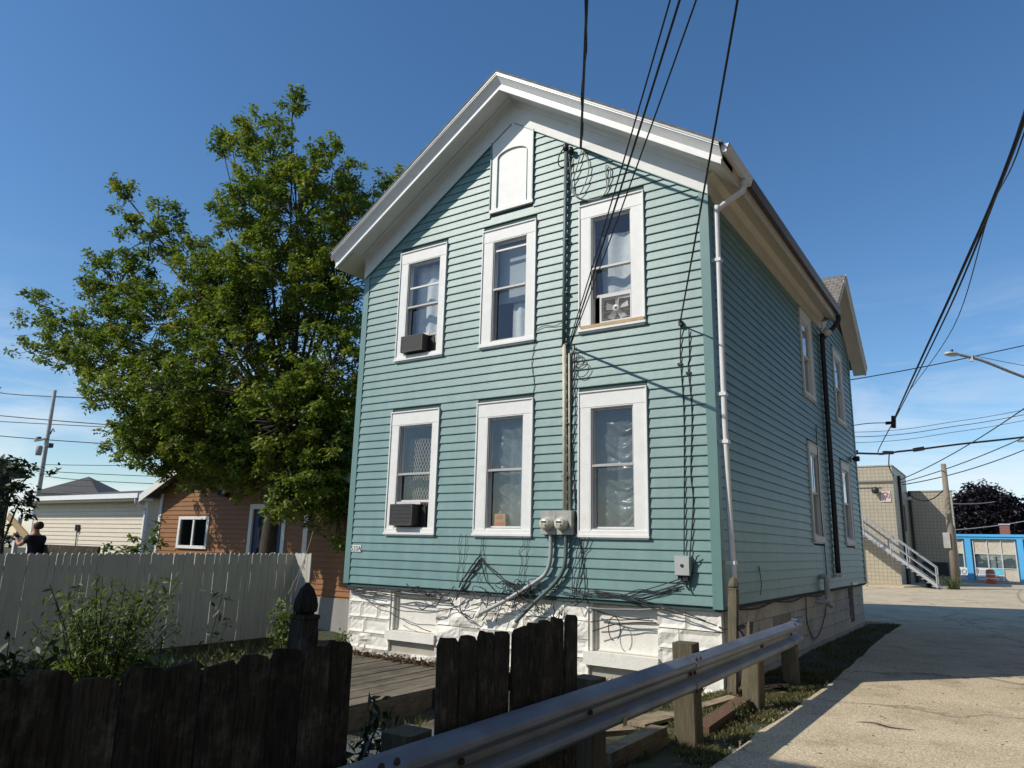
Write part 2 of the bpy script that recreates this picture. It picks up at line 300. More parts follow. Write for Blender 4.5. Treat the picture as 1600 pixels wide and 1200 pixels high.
def groundmat():
    m = mat('soil and grass', (0.075, 0.068, 0.040), 0.98, var=0.4, vscale=9, col2=(0.045, 0.062, 0.022), patch=(0.42, 0.6), pscale=1.2, bump=0.7, bscale=45); return m
M['ground'] = groundmat()
def alleymat():
    m, t, b, L = newmat('alley concrete'); N = t.nodes.new; b.inputs['Roughness'].default_value = 0.93; b.inputs['Specular IOR Level'].default_value = 0.25
    src = N('ShaderNodeNewGeometry').outputs['Position']
    def nz_(scale, detail, rough=0.6):
        n_ = N('ShaderNodeTexNoise'); n_.inputs['Scale'].default_value = scale; n_.inputs['Detail'].default_value = detail; n_.inputs['Roughness'].default_value = rough; L(src, n_.inputs['Vector']); return n_.outputs['Fac']
    big = N('ShaderNodeValToRGB'); e = big.color_ramp.elements; e[0].position = 0.3; e[0].color = (0.53, 0.44, 0.305, 1); e[1].position = 0.7; e[1].color = (0.74, 0.635, 0.455, 1); L(nz_(0.7, 7, 0.65), big.inputs[0])
    sp = N('ShaderNodeValToRGB'); e = sp.color_ramp.elements; e[0].position = 0.33; e[0].color = (0.36, 0.34, 0.31, 1); e[1].position = 0.62; e[1].color = (1.32, 1.32, 1.3, 1); L(nz_(48, 4, 0.8), sp.inputs[0])
    m1 = N('ShaderNodeVectorMath'); m1.operation = 'MULTIPLY'; L(big.outputs[0], m1.inputs[0]); L(sp.outputs[0], m1.inputs[1])
    # dark flecks and stains
    fl = N('ShaderNodeValToRGB'); e = fl.color_ramp.elements; e[0].position = 0.63; e[0].color = (1, 1, 1, 1); e[1].position = 0.69; e[1].color = (0.45, 0.42, 0.37, 1); L(nz_(24, 4, 0.7), fl.inputs[0])
    st_ = N('ShaderNodeValToRGB'); e = st_.color_ramp.elements; e[0].position = 0.52; e[0].color = (1, 1, 1, 1); e[1].position = 0.74; e[1].color = (0.66, 0.64, 0.63, 1); L(nz_(1.7, 6, 0.62), st_.inputs[0])
    m9 = N('ShaderNodeVectorMath'); m9.operation = 'MULTIPLY'; L(m1.outputs[0], m9.inputs[0]); L(st_.outputs[0], m9.inputs[1]); m1 = m9
    m2 = N('ShaderNodeVectorMath'); m2.operation = 'MULTIPLY'; L(m1.outputs[0], m2.inputs[0]); L(fl.outputs[0], m2.inputs[1])
    # cracks
    wv = N('ShaderNodeVectorMath'); wv.operation = 'ADD'; nn = N('ShaderNodeTexNoise'); nn.inputs['Scale'].default_value = 1.3; nn.inputs['Detail'].default_value = 5; L(src, nn.inputs['Vector'])
    L(src, wv.inputs[0]); L(nn.outputs['Color'], wv.inputs[1])
    vo = N('ShaderNodeTexVoronoi'); vo.feature = 'DISTANCE_TO_EDGE'; vo.inputs['Scale'].default_value = 0.23; L(wv.outputs[0], vo.inputs['Vector'])
    cr = N('ShaderNodeMapRange'); cr.inputs[1].default_value = 0.0015; cr.inputs[2].default_value = 0.009; cr.inputs[3].default_value = 0.55; cr.inputs[4].default_value = 1.0; L(vo.outputs['Distance'], cr.inputs[0])
    m3 = N('ShaderNodeVectorMath'); m3.operation = 'SCALE'; L(m2.outputs[0], m3.inputs[0]); L(cr.outputs[0], m3.inputs['Scale']); L(m3.outputs[0], b.inputs['Base Color'])
    bn = N('ShaderNodeBump'); bn.inputs['Strength'].default_value = 0.5; bn.inputs['Distance'].default_value = 0.01; L(nz_(85, 3, 0.75), bn.inputs['Height']); L(bn.outputs[0], b.inputs['Normal'])
    return m
M['alley'] = alleymat()
def tilemat():
    m, t, b, L = newmat('glazed block'); N = t.nodes.new; b.inputs['Roughness'].default_value = 0.5
    sp = N('ShaderNodeSeparateXYZ'); L(N('ShaderNodeNewGeometry').outputs['Position'], sp.inputs[0])
    ad = N('ShaderNodeMath'); L(sp.outputs['X'], ad.inputs[0]); L(sp.outputs['Y'], ad.inputs[1]); cm = N('ShaderNodeCombineXYZ'); L(ad.outputs[0], cm.inputs[0]); L(sp.outputs['Z'], cm.inputs[1])
    br = N('ShaderNodeTexBrick'); br.offset = 0.0; br.inputs['Scale'].default_value = 1.0; br.inputs['Brick Width'].default_value = 0.205; br.inputs['Row Height'].default_value = 0.205; br.inputs['Mortar Size'].default_value = 0.012; br.inputs['Mortar Smooth'].default_value = 0.2
    br.inputs['Color1'].default_value = (0.47, 0.42, 0.31, 1); br.inputs['Color2'].default_value = (0.43, 0.385, 0.285, 1); br.inputs['Mortar'].default_value = (0.24, 0.215, 0.16, 1); L(cm.outputs[0], br.inputs['Vector'])
    nn = N('ShaderNodeTexNoise'); nn.inputs['Scale'].default_value = 0.8; nn.inputs['Detail'].default_value = 6; r = N('ShaderNodeMapRange'); r.inputs[1].default_value = 0.3; r.inputs[2].default_value = 0.7; r.inputs[3].default_value = 0.85; r.inputs[4].default_value = 1.1; L(nn.outputs['Fac'], r.inputs[0])
    sc_ = N('ShaderNodeVectorMath'); sc_.operation = 'SCALE'; L(br.outputs['Color'], sc_.inputs[0]); L(r.outputs[0], sc_.inputs['Scale']); L(sc_.outputs[0], b.inputs['Base Color']); return m
M['tile'] = tilemat()

# ------------------------------------------------------------------ ground, alley, street
def sst(a, b, x):
    t = min(max((x - a) / (b - a), 0), 1); return t * t * (3 - 2 * t)
def gh(x, y):
    yard = -0.30 - 0.32 * sst(-0.3, -2.2, y) * sst(2.6, 3.9, x) * (1 - sst(6.2, 7.0, x)) - 0.05 * sst(1.0, -1.0, x)
    left = -0.33 + 0.40 * sst(-3.0, -7.5, x)
    z = left + (yard - left) * sst(-2.6, -1.8, x)
    z = z + (-0.15 - z) * sst(6.3, 7.0, x)
    if y > 12: z = z + (-0.15 - z) * sst(12, 16, y)
    n = noise.noise(Vector((x * 1.3, y * 1.3, 0.3))) * 0.035 + noise.noise(Vector((x * 5, y * 5, 2.0))) * 0.012
    return z + n * (1 - sst(7.4, 7.8, x) * 0.85)
def axis_(a, b, step, far):
    c = list(np.arange(a, b + 1e-6, step)); lo, hi = [], []
    d = step
    x = c[0]
    while x > -far: d *= 1.35; x -= d; lo.append(x)
    d = step; x = c[-1]
    while x < far: d *= 1.35; x += d; hi.append(x)
    return np.array(lo[::-1] + c + hi)
gx = axis_(-9, 9, 0.16, 900); gy = axis_(-10, 12, 0.16, 900)
V = [(x, y, gh(x, y)) for y in gy for x in gx]; nxg = len(gx)
F = [(j * nxg + i, j * nxg + i + 1, (j + 1) * nxg + i + 1, (j + 1) * nxg + i) for j in range(len(gy) - 1) for i in range(nxg - 1)]
mb = MB(); mb.add(V, F); tag(mb.build('ground', M['ground'], smooth=True), 'bare soil and thin grass of the yard and verge', 'ground', kind='structure')
# the alley: a wobbly left edge beside the verge, then the open paved lot and the street beyond
random.seed(3); edge = []
for i in range(121):
    y = -30 + i * 0.5
    e = 7.80 if y < 0.5 else 7.80 - 0.22 * sst(0.5, 9, y)
    if y > 11.6: e = 7.58 - 22 * sst(11.6, 13.5, y)
    edge.append((e + 0.05 * noise.noise(Vector((0, y * 1.7, 5))), y))
A = [(x, y, -0.100) for x, y in edge] + [(-30, 34, -0.1)]; B = [(40, y, -0.100) for x, y in edge] + [(40, 34, -0.1)]
A2 = [(x - 0.01, y, -0.22) for x, y in edge]
mb = MB(); n = len(A)
mb.add(A + B, [(i, n + i, n + i + 1, i + 1) for i in range(n - 1)]); k = n - 1
mb.add(A[:k] + A2, [(i, i + 1, k + i + 1, k + i) for i in range(k - 1)])
tag(mb.build('alley', M['alley']), 'pale worn concrete alley with cracks and dark flecks', 'road', kind='structure')
mb = MB(); mb.add([(-200, 34, -0.096), (200, 34, -0.096), (200, 49.0, -0.096), (-200, 49.0, -0.096)], [(0, 1, 2, 3)])
tag(mb.build('street', M['alley']), 'concrete street crossing beyond the alley', 'road', kind='structure')
mb = MB(); mb.box(-200, 200, 49.0, 60, -0.3, 0.02); tag(mb.build('sidewalk', mat('sidewalk', (0.40, 0.37, 0.31), 0.9, var=0.1), None), 'pale sidewalk in front of the blue storefront', 'sidewalk', kind='structure')
mb = MB(); mb.prism([(-9, 32.6, -0.12), (5.2, 35.0, -0.12), (6.5, 37.6, -0.12), (-9, 37.6, -0.12)], [(-9, 32.6, 0.04), (5.2, 35.0, -0.03), (6.5, 37.6, -0.02), (-9, 37.6, 0.04)])
tag(mb.build('concrete_pad', M['alley']), 'raised concrete apron below the outdoor stairs', 'pavement', kind='structure')

# ------------------------------------------------------------------ the teal house
W, D = 6.80, 11.5
ZS = 0.86; EXP = 0.1402
XR, ZA, KR = 3.40, 9.57, 0.668
def zr(x): return ZA - KR * abs(x - XR)
house = thing('house', 'tall teal clapboard house with white trim and gabled roof', 'house', (3.4, 5.5, -0.2))
cols = [(1.09, 1.885, 0.904, 2.025), (3.035, 3.755, 2.825, 3.926), (4.925, 5.645, 4.732, 5.845)]
rows = [(1.81, 3.62, 1.70, 3.864), (4.89, 6.70, 4.80, 6.929)]
opens = [(c[0], c[1], r[0], r[1]) for c in cols for r in rows]
trims = [(c[2], c[3], r[2], r[3]) for c in cols for r in rows] + [(2.945, 3.845, 7.245, 9.2)]
sopens = [(5.79, 6.49, 1.90, 3.56), (9.25, 10.09, 1.90, 3.56), (5.79, 6.49, 4.80, 6.36), (9.25, 10.09, 4.80, 6.36)]
strims = [(5.62, 6.66, 1.77, 3.75), (9.07, 10.26, 1.77, 3.75), (5.62, 6.66, 4.69, 6.55), (9.07, 10.26, 4.69, 6.55)]

def sheet_with_holes(mb, a0, a1, z0, z1, holes, put):
    xs = sorted({a0, a1, *[h[0] for h in holes], *[h[1] for h in holes]}); zs = sorted({z0, z1, *[h[2] for h in holes], *[h[3] for h in holes]})
    for i in range(len(xs) - 1):
        for j in range(len(zs) - 1):
            cx, cz = (xs[i] + xs[i + 1]) / 2, (zs[j] + zs[j + 1]) / 2
            if any(h[0] < cx < h[1] and h[2] < cz < h[3] for h in holes): continue
            put(mb, xs[i], xs[i + 1], zs[j], zs[j + 1])
mb = MB(); sheet_with_holes(mb, 0.0, W, 0.80, 7.0, opens, lambda m, a, b, c, d: m.box(a, b, 0.0, 0.12, c, d))
mb.prism([(0, 0, 7.0), (W, 0, 7.0), (W, 0, zr(W) - 0.12), (XR, 0, ZA - 0.12), (0, 0, zr(0) - 0.12)], [(0, 0.12, 7.0), (W, 0.12, 7.0), (W, 0.12, zr(W) - 0.12), (XR, 0.12, ZA - 0.12), (0, 0.12, zr(0) - 0.12)])
wall = tag(mb.build('wall', M['sheath'], house), 'sunlit teal gable wall with six white-framed windows')
mb = MB(); sheet_with_holes(mb, 0.12, D, 0.80, 7.1, sopens, lambda m, a, b, c, d: m.box(W - 0.12, W, a, b, c, d))
mb.prism([(W, 7.6, 7.1), (W, 12.0 - 0.5, 7.1), (W, 11.5, 7.25), (W, 9.85, 8.4), (W, 7.6, 7.0)], [(W - 0.1, 7.6, 7.1), (W - 0.1, 11.5, 7.1), (W - 0.1, 11.5, 7.25), (W - 0.1, 9.85, 8.4), (W - 0.1, 7.6, 7.0)])
swall = tag(mb.build('wall', M['sheath'], house), 'shaded long teal wall beside the alley')
mb = MB(); mb.box(0, 0.12, 0.12, D, 0.8, 7.1); mb.box(0.12, W - 0.12, D - 0.12, D, 0.8, 7.1)
mb.prism([(0, D, 7.1), (W, D, 7.1), (W, D, zr(W) - 0.12), (XR, D, ZA - 0.12), (0, D, zr(0) - 0.12)], [(0, D - 0.1, 7.1), (W, D - 0.1, 7.1), (W, D - 0.1, zr(W) - 0.12), (XR, D - 0.1, ZA - 0.12), (0, D - 0.1, zr(0) - 0.12)])
mb.build('wall', M['siding_side'], house)
mb = MB(); mb.box(0.12, W - 0.12, 0.12, D - 0.12, 0.78, 0.84); mb.box(0.12, W - 0.12, 0.12, D - 0.12, 3.95, 4.2); mb.box(2.4, 2.5, 0.12, 5, 0.84, 6.9); mb.box(4.3, 4.4, 0.12, 5, 0.84, 6.9); mb.box(0.12, W - 0.12, 4.0, 4.1, 0.84, 7.0)
mb.build('inner_floor', M['floor_in'], house)

LIP = 0.028
def board_front(x0, x1, z0, z1):
    j = lambda: random.uniform(-0.0025, 0.0025)
    a, b = j(), j(); t = -0.003
    return [(x0, t, z0 + a), (x0, -LIP, z0 + a), (x0, -LIP, z0 + a + 0.010), (x0, t - 0.003, z1)], [(x1, t, z0 + b), (x1, -LIP, z0 + b), (x1, -LIP, z0 + b + 0.010), (x1, t - 0.003, z1)]
def segs(a0, a1, holes, zc0, zc1):
    cut = sorted([(h[0], h[1]) for h in holes if h[2] < zc1 - 0.02 and h[3] > zc0 + 0.02]); out = []; cur = a0
    for h0, h1 in cut:
        if h0 > cur + 0.01: out.append((cur, h0))
        cur = max(cur, h1)
    if cur < a1 - 0.01: out.append((cur, a1))
    return out
def seams(L_):
    out = []
    for a, b in L_:
        while b - a > 2.6:
            c = a + random.uniform(1.2, min(3.6, b - a - 0.8)); out.append((a, c + 0.012)); a = c
            if random.random() < 0.5: break
        out.append((a, b))
    return out
random.seed(11); ncourse = 60
for i in range(ncourse):
    z0 = ZS + i * EXP; z1 = z0 + EXP + 0.012
    top = ZA - 0.62                        # boards tuck up behind the frieze
    half = (top - z0) / KR
    if half <= 0.05: break
    a0, a1 = max(0.10, XR - half), min(W - 0.10, XR + half)
    for s0, s1 in seams(segs(a0, a1, trims, z0, z1)):
        P, Q = board_front(s0, s1, z0, z1)
        mb = MB(); mb.prism(P, Q); mb.build('siding_board', M['siding'], wall)
for i in range(46):
    z0 = ZS + i * EXP; z1 = z0 + EXP + 0.012
    if z0 > 8.0: break
    ends = [(0.12, 11.42)]
    if z0 > 6.60: ends = [(max(7.5, 9.85 - (8.35 - z0) / 0.8), min(11.42, 9.85 + (8.35 - z0) / 0.8))]
    if ends[0][1] - ends[0][0] < 0.3: break
    for e0, e1 in ends:
        for s0, s1 in seams(segs(e0, e1, strims, z0, z1)):
            mb = MB(); P, Q = board_front(s0, s1, z0, z1)
            P = [(W - p[1], p[0], p[2]) for p in P]; Q = [(W - p[1], p[0], p[2]) for p in Q]
            mb.prism(Q, P); mb.build('siding_board', M['siding_side'], swall)
# corner boards
mb = MB(); mb.box(-0.035, 0.10, -0.035, 0.0, ZS - 0.01, 6.75); mb.box(-0.035, -0.001, 0.0, 0.1, ZS - 0.01, 6.75); mb.build('corner_board', M['corner'], house)
mb = MB(); mb.box(W - 0.10, W + 0.035, -0.035, 0.0, ZS - 0.03, 6.78); mb.box(W + 0.001, W + 0.035, 0.0, 0.12, ZS - 0.03, 6.78); mb.build('corner_board', M['corner'], house)
mb = MB(); mb.box(W + 0.001, W + 0.035, 11.42, 11.55, ZS - 0.03, 6.9); mb.build('corner_board', M['siding_side'], house)

# ---- roof
roof = place('roof', MB().mesh('roof', M['shingle']), None)
mb = MB()
XE0, XE1 = -0.40, 7.20; Y0, Y1 = -0.60, 12.0
def rake(mb, x0, x1, prof, y_=None):
    mb.prism([(x0, y, zr(x0) - d) for y, d in prof], [(x1, y, zr(x1) - d) for y, d in prof])
for a, b, ya_, yb_ in ((XE0 - 0.04, XR, Y0 - 0.015, Y1), (XR, XE1 + 0.04, Y0 - 0.015, 7.72), (XR, W - 0.05, 7.72, Y1)):
    mb.prism([(a, ya_, zr(a) + 0.035), (a, yb_, zr(a) + 0.035), (a, yb_, zr(a)), (a, ya_, zr(a))], [(b, ya_, zr(b) + 0.035), (b, yb_, zr(b) + 0.035), (b, yb_, zr(b)), (b, ya_, zr(b))])
bpy.data.objects.remove(roof); roof = tag(mb.build('roof', M['shingle'], house), 'grey shingled gable roof')
mb = MB()
for a, b in ((XE0, XR), (XR, XE1)): rake(mb, a, b, [(Y0 - 0.008, -0.002), (Y0 - 0.008, 0.035), (Y0 + 0.03, 0.035), (Y0 + 0.03, -0.002)])
mb.build('drip_edge', M['drip'], roof)
for a, b, lb in ((XE0, XR, 'left'), (XR, XE1, 'right')):
    mb = MB(); rake(mb, a, b, [(Y0 + 0.002, 0.037), (Y0 + 0.002, 0.058), (Y0 + 0.014, 0.062), (Y0 + 0.05, 0.10), (Y0 + 0.112, 0.175), (Y0 + 0.112, 0.20), (0.0, 0.20), (0.0, 0.037)])
    mb.build('crown_moulding', M['metal_white'], roof)
    mb = MB(); rake(mb, a + (0.01 if a == XE0 else 0), b - (0.01 if b == XE1 else 0), [(Y0 + 0.108, 0.201), (Y0 + 0.108, 0.255), (Y0 + 0.098, 0.258), (Y0 + 0.098, 0.29), (Y0 + 0.14, 0.29), (Y0 + 0.14, 0.201)])
    mb.build('fascia', M['trim'], roof)
    mb = MB(); rake(mb, a + (0.01 if a == XE0 else 0), b - (0.01 if b == XE1 else 0), [(Y0 + 0.141, 0.245), (Y0 + 0.141, 0.262), (-0.195, 0.262), (-0.195, 0.245)]); rake(mb, a + (0.01 if a == XE0 else 0), b - (0.01 if b == XE1 else 0), [(-0.183, 0.245), (-0.183, 0.262), (0.0, 0.262), (0.0, 0.245)])
    mb.build('soffit', M['trim2'], roof)
for a, b in ((-0.04, XR), (XR, W + 0.04)):
    mb = MB(); rake(mb, a, b, [(-0.045, 0.262), (-0.045, 0.672), (-0.001, 0.672), (-0.001, 0.262)]); rake(mb, a, b, [(-0.085, 0.262), (-0.06, 0.325), (-0.0451, 0.335), (-0.0451, 0.262)])
    mb.build('frieze_board', M['trim2'], roof)
    mb = MB(); rake(mb, a + 0.03, b - 0.03, [(-0.052, 0.673), (-0.052, 0.69), (-0.002, 0.69), (-0.002, 0.673)]); mb.build('frieze_edge', M['corner'], roof)
# long eave on the alley side
ez = lambda x: zr(x)
def along(mb, prof, y0, y1): mb.prism([(x, y0, z) for x, z in prof], [(x, y1, z) for x, z in prof])
YE = 7.72
mb = MB(); along(mb, [(W + 0.001, zr(W) - 0.265), (XE1 - 0.03, zr(XE1) - 0.245), (XE1 - 0.03, zr(XE1) - 0.262), (W + 0.001, zr(W) - 0.285)], -0.42, YE); mb.build('soffit', M['cream'], roof)
mb = MB(); along(mb, [(XE1 - 0.03, zr(XE1) - 0.02), (XE1, zr(XE1) - 0.02), (XE1, zr(XE1) - 0.275), (XE1 - 0.03, zr(XE1) - 0.275)], -0.44, YE); mb.build('fascia', M['cream'], roof)
mb = MB(); along(mb, [(W + 0.001, 6.62), (W + 0.045, 6.62), (W + 0.045, 6.86), (W + 0.075, 6.90), (W + 0.12, zr(W + 0.12) - 0.283), (W + 0.001, zr(W) - 0.283)], 0.0, YE + 0.2); mb.build('frieze_board', M['cream'], roof)
mb = MB(); along(mb, [(-0.001, zr(0) - 0.265), (XE0 + 0.03, zr(XE0) - 0.245), (XE0 + 0.03, zr(XE0) - 0.262), (-0.001, zr(0) - 0.285)], -0.42, D); along(mb, [(XE0 + 0.03, zr(XE0) - 0.02), (XE0, zr(XE0) - 0.02), (XE0, zr(XE0) - 0.275), (XE0 + 0.03, zr(XE0) - 0.275)], -0.44, D); along(mb, [(-0.001, 6.62), (-0.045, 6.62), (-0.045, 6.9), (-0.12, zr(-0.12) - 0.283), (-0.001, zr(0) - 0.283)], 0, D); mb.build('soffit', M['cream'], roof)
# gutters
def gutter(name, x, s, y0, y1, m, label):
    z = zr(x) + 0.0
    pr = [(0, 0), (0.0, -0.10), (0.035, -0.125), (0.085, -0.125), (0.10, -0.07), (0.125, -0.02), (0.125, 0.0), (0.118, 0.0), (0.092, -0.07), (0.08, -0.117), (0.04, -0.117), (0.008, -0.095), (0.008, 0)]
    mb = MB(); along(mb, [(x + s * (a + 0.002), z + b - 0.015) for a, b in pr], y0, y1)
    for yy in (y0, y1 - 0.004): along(mb, [(x + s * (a + 0.002), z + b - 0.015) for a, b in pr[:7]], yy, yy + 0.004)
    return tag(mb.build(name, m, house), label)
gutter('gutter', XE1, 1, -0.53, 0.62, M['metal_white'], 'short white gutter at the front corner')
gutter('gutter', XE1, 1, 0.64, YE, M['brown'], 'long brown gutter along the alley eave')
gutter('gutter', XE0, -1, -0.53, D, M['brown'], 'brown gutter on the far eave')
# downspouts
mb = MB(); p = bez((XE1 + 0.065, 0.33, 6.86), (XE1 + 0.062, 0.33, 6.74), (XE1 - 0.01, 0.31, 6.66), (W + 0.17, 0.16, 6.46), (W + 0.12, 0.11, 6.38), (W + 0.115, 0.09, 6.2), (W + 0.115, 0.07, 3.6), (W + 0.115, 0.10, 2.6), (W + 0.12, 0.16, 1.4), (W + 0.125, 0.22, 0.45), n=6)
mb.tube(p, 0.043, 8); ds = tag(mb.build('downspout', M['metal_white'], house, True), 'white downspout at the front corner')
for z_, y_ in ((5.6, 0.085), (3.65, 0.07), (3.0, 0.085), (1.42, 0.16)):
    mb = MB(); mb.obox((W + 0.098, y_, z_), 0.13, 0.11, 0.045); mb.build('strap', M['metal_white'], ds)
mb = MB(); p = bez((XE1 + 0.06, YE - 0.12, 6.86), (XE1 + 0.06, YE - 0.12, 6.74), (XE1 - 0.02, YE - 0.12, 6.62), (W + 0.20, YE - 0.10, 6.46), (W + 0.10, YE - 0.10, 6.36), (W + 0.085, YE - 0.10, 6.2), (W + 0.085, YE - 0.14, 3), (W + 0.085, YE - 0.18, 1.16), n=6)
mb.tube(p, 0.055, 8); tag(mb.build('downspout', M['black'], house, True), 'black downspout halfway along the alley wall')
mb = MB(); mb.obox((W + 0.1, YE - 0.18, 1.11), 0.15, 0.13, 0.05); mb.build('pipe_shoe', M['metal_white'], house)

# ---- cross gable at the rear
YC, ZP, KG, HS, XG = 9.85, 8.62, 0.80, 2.42, 7.16
def zg(y): return ZP - KG * abs(y - YC)
mb = MB()
HL = 1.93
for a, b in ((YC - HL, YC), (YC, YC + HS)):
    q = lambda y: [(XG, y, zg(y)), (3.4, y, zg(y)), (3.4, y, zg(y) - 0.05), (XG, y, zg(y) - 0.05)]
    mb.prism(q(a), q(b))
mb.build('roof_gable', M['shingle'], house)
mb = MB()                                  # shingle courses on the slope that faces the viewer
nrow = 12
for i in range(nrow):
    ya = YC - HL + i * HL / nrow; yb = ya + HL / nrow + 0.02
    for k_ in range(17):
        xa = 4.0 + k_ * 0.19 + (0.09 if i % 2 else 0) + random.uniform(-0.01, 0.01); xb = min(xa + 0.18, XG + 0.01)
        if xa > XG - 0.03: continue
        h = 0.022 + random.uniform(0, 0.006)
        mb.prism([(xa, ya, zg(ya) + h), (xa, yb, zg(yb) + 0.006), (xa, ya, zg(ya) + 0.004)], [(xb, ya, zg(ya) + h), (xb, yb, zg(yb) + 0.006), (xb, ya, zg(ya) + 0.004)])
o = mb.build('shingle_courses', mat('old shingles', (0.21, 0.195, 0.165), 0.95, var=0.4, vscale=9, bump=0.3), house); o['kind'] = 'stuff'
def grake(mb, a, b, prof): mb.prism([(x, a, zg(a) - d) for x, d in prof], [(x, b, zg(b) - d) for x, d in prof])
for a, b in ((YC - HL, YC), (YC, YC + HS)):
    mb = MB(); grake(mb, a, b, [(XG + 0.012, -0.004), (XG + 0.012, 0.03), (XG + 0.03, 0.035), (XG + 0.006, 0.11), (XG - 0.02, 0.24), (XG - 0.06, 0.24), (XG - 0.06, 0.055), (XG - 0.001, 0.05), (XG - 0.001, -0.004)]); mb.build('fascia', M['cream'], house)
    mb = MB(); grake(mb, a, b, [(XG - 0.061, 0.20), (XG - 0.061, 0.225), (W + 0.02, 0.225), (W + 0.02, 0.20)]); mb.build('soffit', M['cream'], house)
    mb = MB(); grake(mb, max(a, 7.6), min(b, 11.54), [(W + 0.03, 0.226), (W + 0.06, 0.226), (W + 0.06, 0.52), (W + 0.03, 0.52)]); mb.build('frieze_board', M['cream'], house)

# ---- windows
def casing(parent, a0, a1, z0, z1, o0, o1, q0, q1, T, m, out=0.052):
    """frame boards round an opening; T maps (along, out, z) to world"""
    hd = z1 - q1
    mb = MB()
    def bx(x0, x1, y0, y1, za, zb):
        P = [T(x0, y0, za), T(x1, y0, za), T(x1, y1, za), T(x0, y1, za)]; Q = [T(x0, y0, zb), T(x1, y0, zb), T(x1, y1, zb), T(x0, y1, zb)]
        mb.prism(P, Q)
    bx(a0 + 0.02, o0, out - 0.012, -0.0, q0 - 0.004, q1); bx(o1, a1 - 0.02, out - 0.012, -0.0, q0 - 0.004, q1)
    bx(a0 + 0.02, a1 - 0.02, out - 0.008, 0.0, q1 + 0.002, z1 - 0.02)
    # thin raised edge strip
    bx(a0, a0 + 0.02, out + 0.006, 0.0, z0 + 0.05, z1 - 0.02); bx(a1 - 0.02, a1, out + 0.006, 0.0, z0 + 0.05, z1 - 0.02); bx(a0, a1, out + 0.012, 0.0, z1 - 0.02, z1)
    # jamb linings
    bx(o0 - 0.002, o0 + 0.016, out - 0.014, -0.118, q0, q1); bx(o1 - 0.016, o1 + 0.002, out - 0.014, -0.118, q0, q1); bx(o0 + 0.016, o1 - 0.016, out - 0.014, -0.118, q1 - 0.016, q1)
    o = mb.build('window', m, parent)
    mb = MB()
    def bx2(x0, x1, y0, y1, za, zb): mb.prism([T(x0, y0, za), T(x1, y0, za), T(x1, y1, za), T(x0, y1, za)], [T(x0, y0, zb), T(x1, y0, zb), T(x1, y1, zb), T(x0, y1, zb)])
    bx2(a0 - 0.01, a1 + 0.01, out + 0.02, 0.0, z0 + 0.012, z0 + 0.048); bx2(a0 + 0.004, a1 - 0.004, out + 0.004, 0.0, z0 + 0.0485, q0 - 0.0045); bx2(o0 + 0.017, o1 - 0.017, out - 0.02, -0.118, q0 - 0.004, q0 + 0.012)
    bx2(a0 + 0.01, a1 - 0.01, out - 0.006, 0.0, z0 - 0.015, z0 + 0.0115)
    mb.build('sill', m, o)
    return o
def frame(parent, x0, x1, z0, z1, y, T, m, w_=0.035, d=0.03, bars=(), name='sash'):
    mb = MB()
    def bx(a, b, za, zb, dd=0): mb.prism([T(a, y + dd, za), T(b, y + dd, za), T(b, y - d, za), T(a, y - d, za)], [T(a, y + dd, zb), T(b, y + dd, zb), T(b, y - d, zb), T(a, y - d, zb)])
    bx(x0, x0 + w_, z0, z1); bx(x1 - w_, x1, z0, z1); bx(x0 + w_, x1 - w_, z0, z0 + w_); bx(x0 + w_, x1 - w_, z1 - w_, z1)
    for zb in bars: bx(x0 + w_, x1 - w_, zb - 0.016, zb + 0.016, 0.004)
    return mb.build(name, m, parent)
def pane(parent, x0, x1, z0, z1, y, T, m):
    mb = MB(); mb.prism([T(x0, y, z0), T(x1, y, z0), T(x1, y - 0.004, z0), T(x0, y - 0.004, z0)], [T(x0, y, z1), T(x1, y, z1), T(x1, y - 0.004, z1), T(x0, y - 0.004, z1)])
    return mb.build('pane', m, parent)
TF = lambda a, o, z: (a, -o, z)
TS = lambda a, o, z: (W + o, a, z)
wins = []
for ci, c in enumerate(cols):
    for ri, r in enumerate(rows):
        wd = casing(wall, c[2], c[3], r[2], r[3], c[0], c[1], r[0], r[1], TF, M['trim']); wins.append(wd)
        x0, x1, z0, z1 = c[0] + 0.018, c[1] - 0.018, r[0] + 0.014, r[1] - 0.018
        zm = (z0 + z1) / 2 + 0.02
        ub = {(0, 1): (6.20,), (1, 1): (5.83, 6.53), (2, 1): ()}.get((ci, ri), ())
        frame(wd, x0, x1, zm, z1, -0.005, TF, M['sash'], 0.032, 0.03, ub)
        pane(wd, x0 + 0.03, x1 - 0.03, zm + 0.03, z1 - 0.03, -0.02, TF, M['glass'])
        if (ci, ri) == (2, 1): lz0 = 5.36                      # raised for the fan
        elif (ci, ri) == (0, 0): lz0 = 2.26
        elif (ci, ri) == (0, 1): lz0 = 5.24
        else: lz0 = z0
        frame(wd, x0, x1, lz0, max(zm + 0.04, lz0 + 0.5), -0.045, TF, M['sash'] if ri == 0 else M['sash_grey'], 0.04, 0.03, name='sash')
        pane(wd, x0 + 0.038, x1 - 0.038, lz0 + 0.038, max(zm, lz0 + 0.46), -0.06, TF, M['glass'])
        frame(wd, x0, x1, z0 - 0.002, z1 + 0.002, 0.022, TF, M['sash_grey'], 0.016, 0.022, (zm + 0.01,), name='storm_frame')
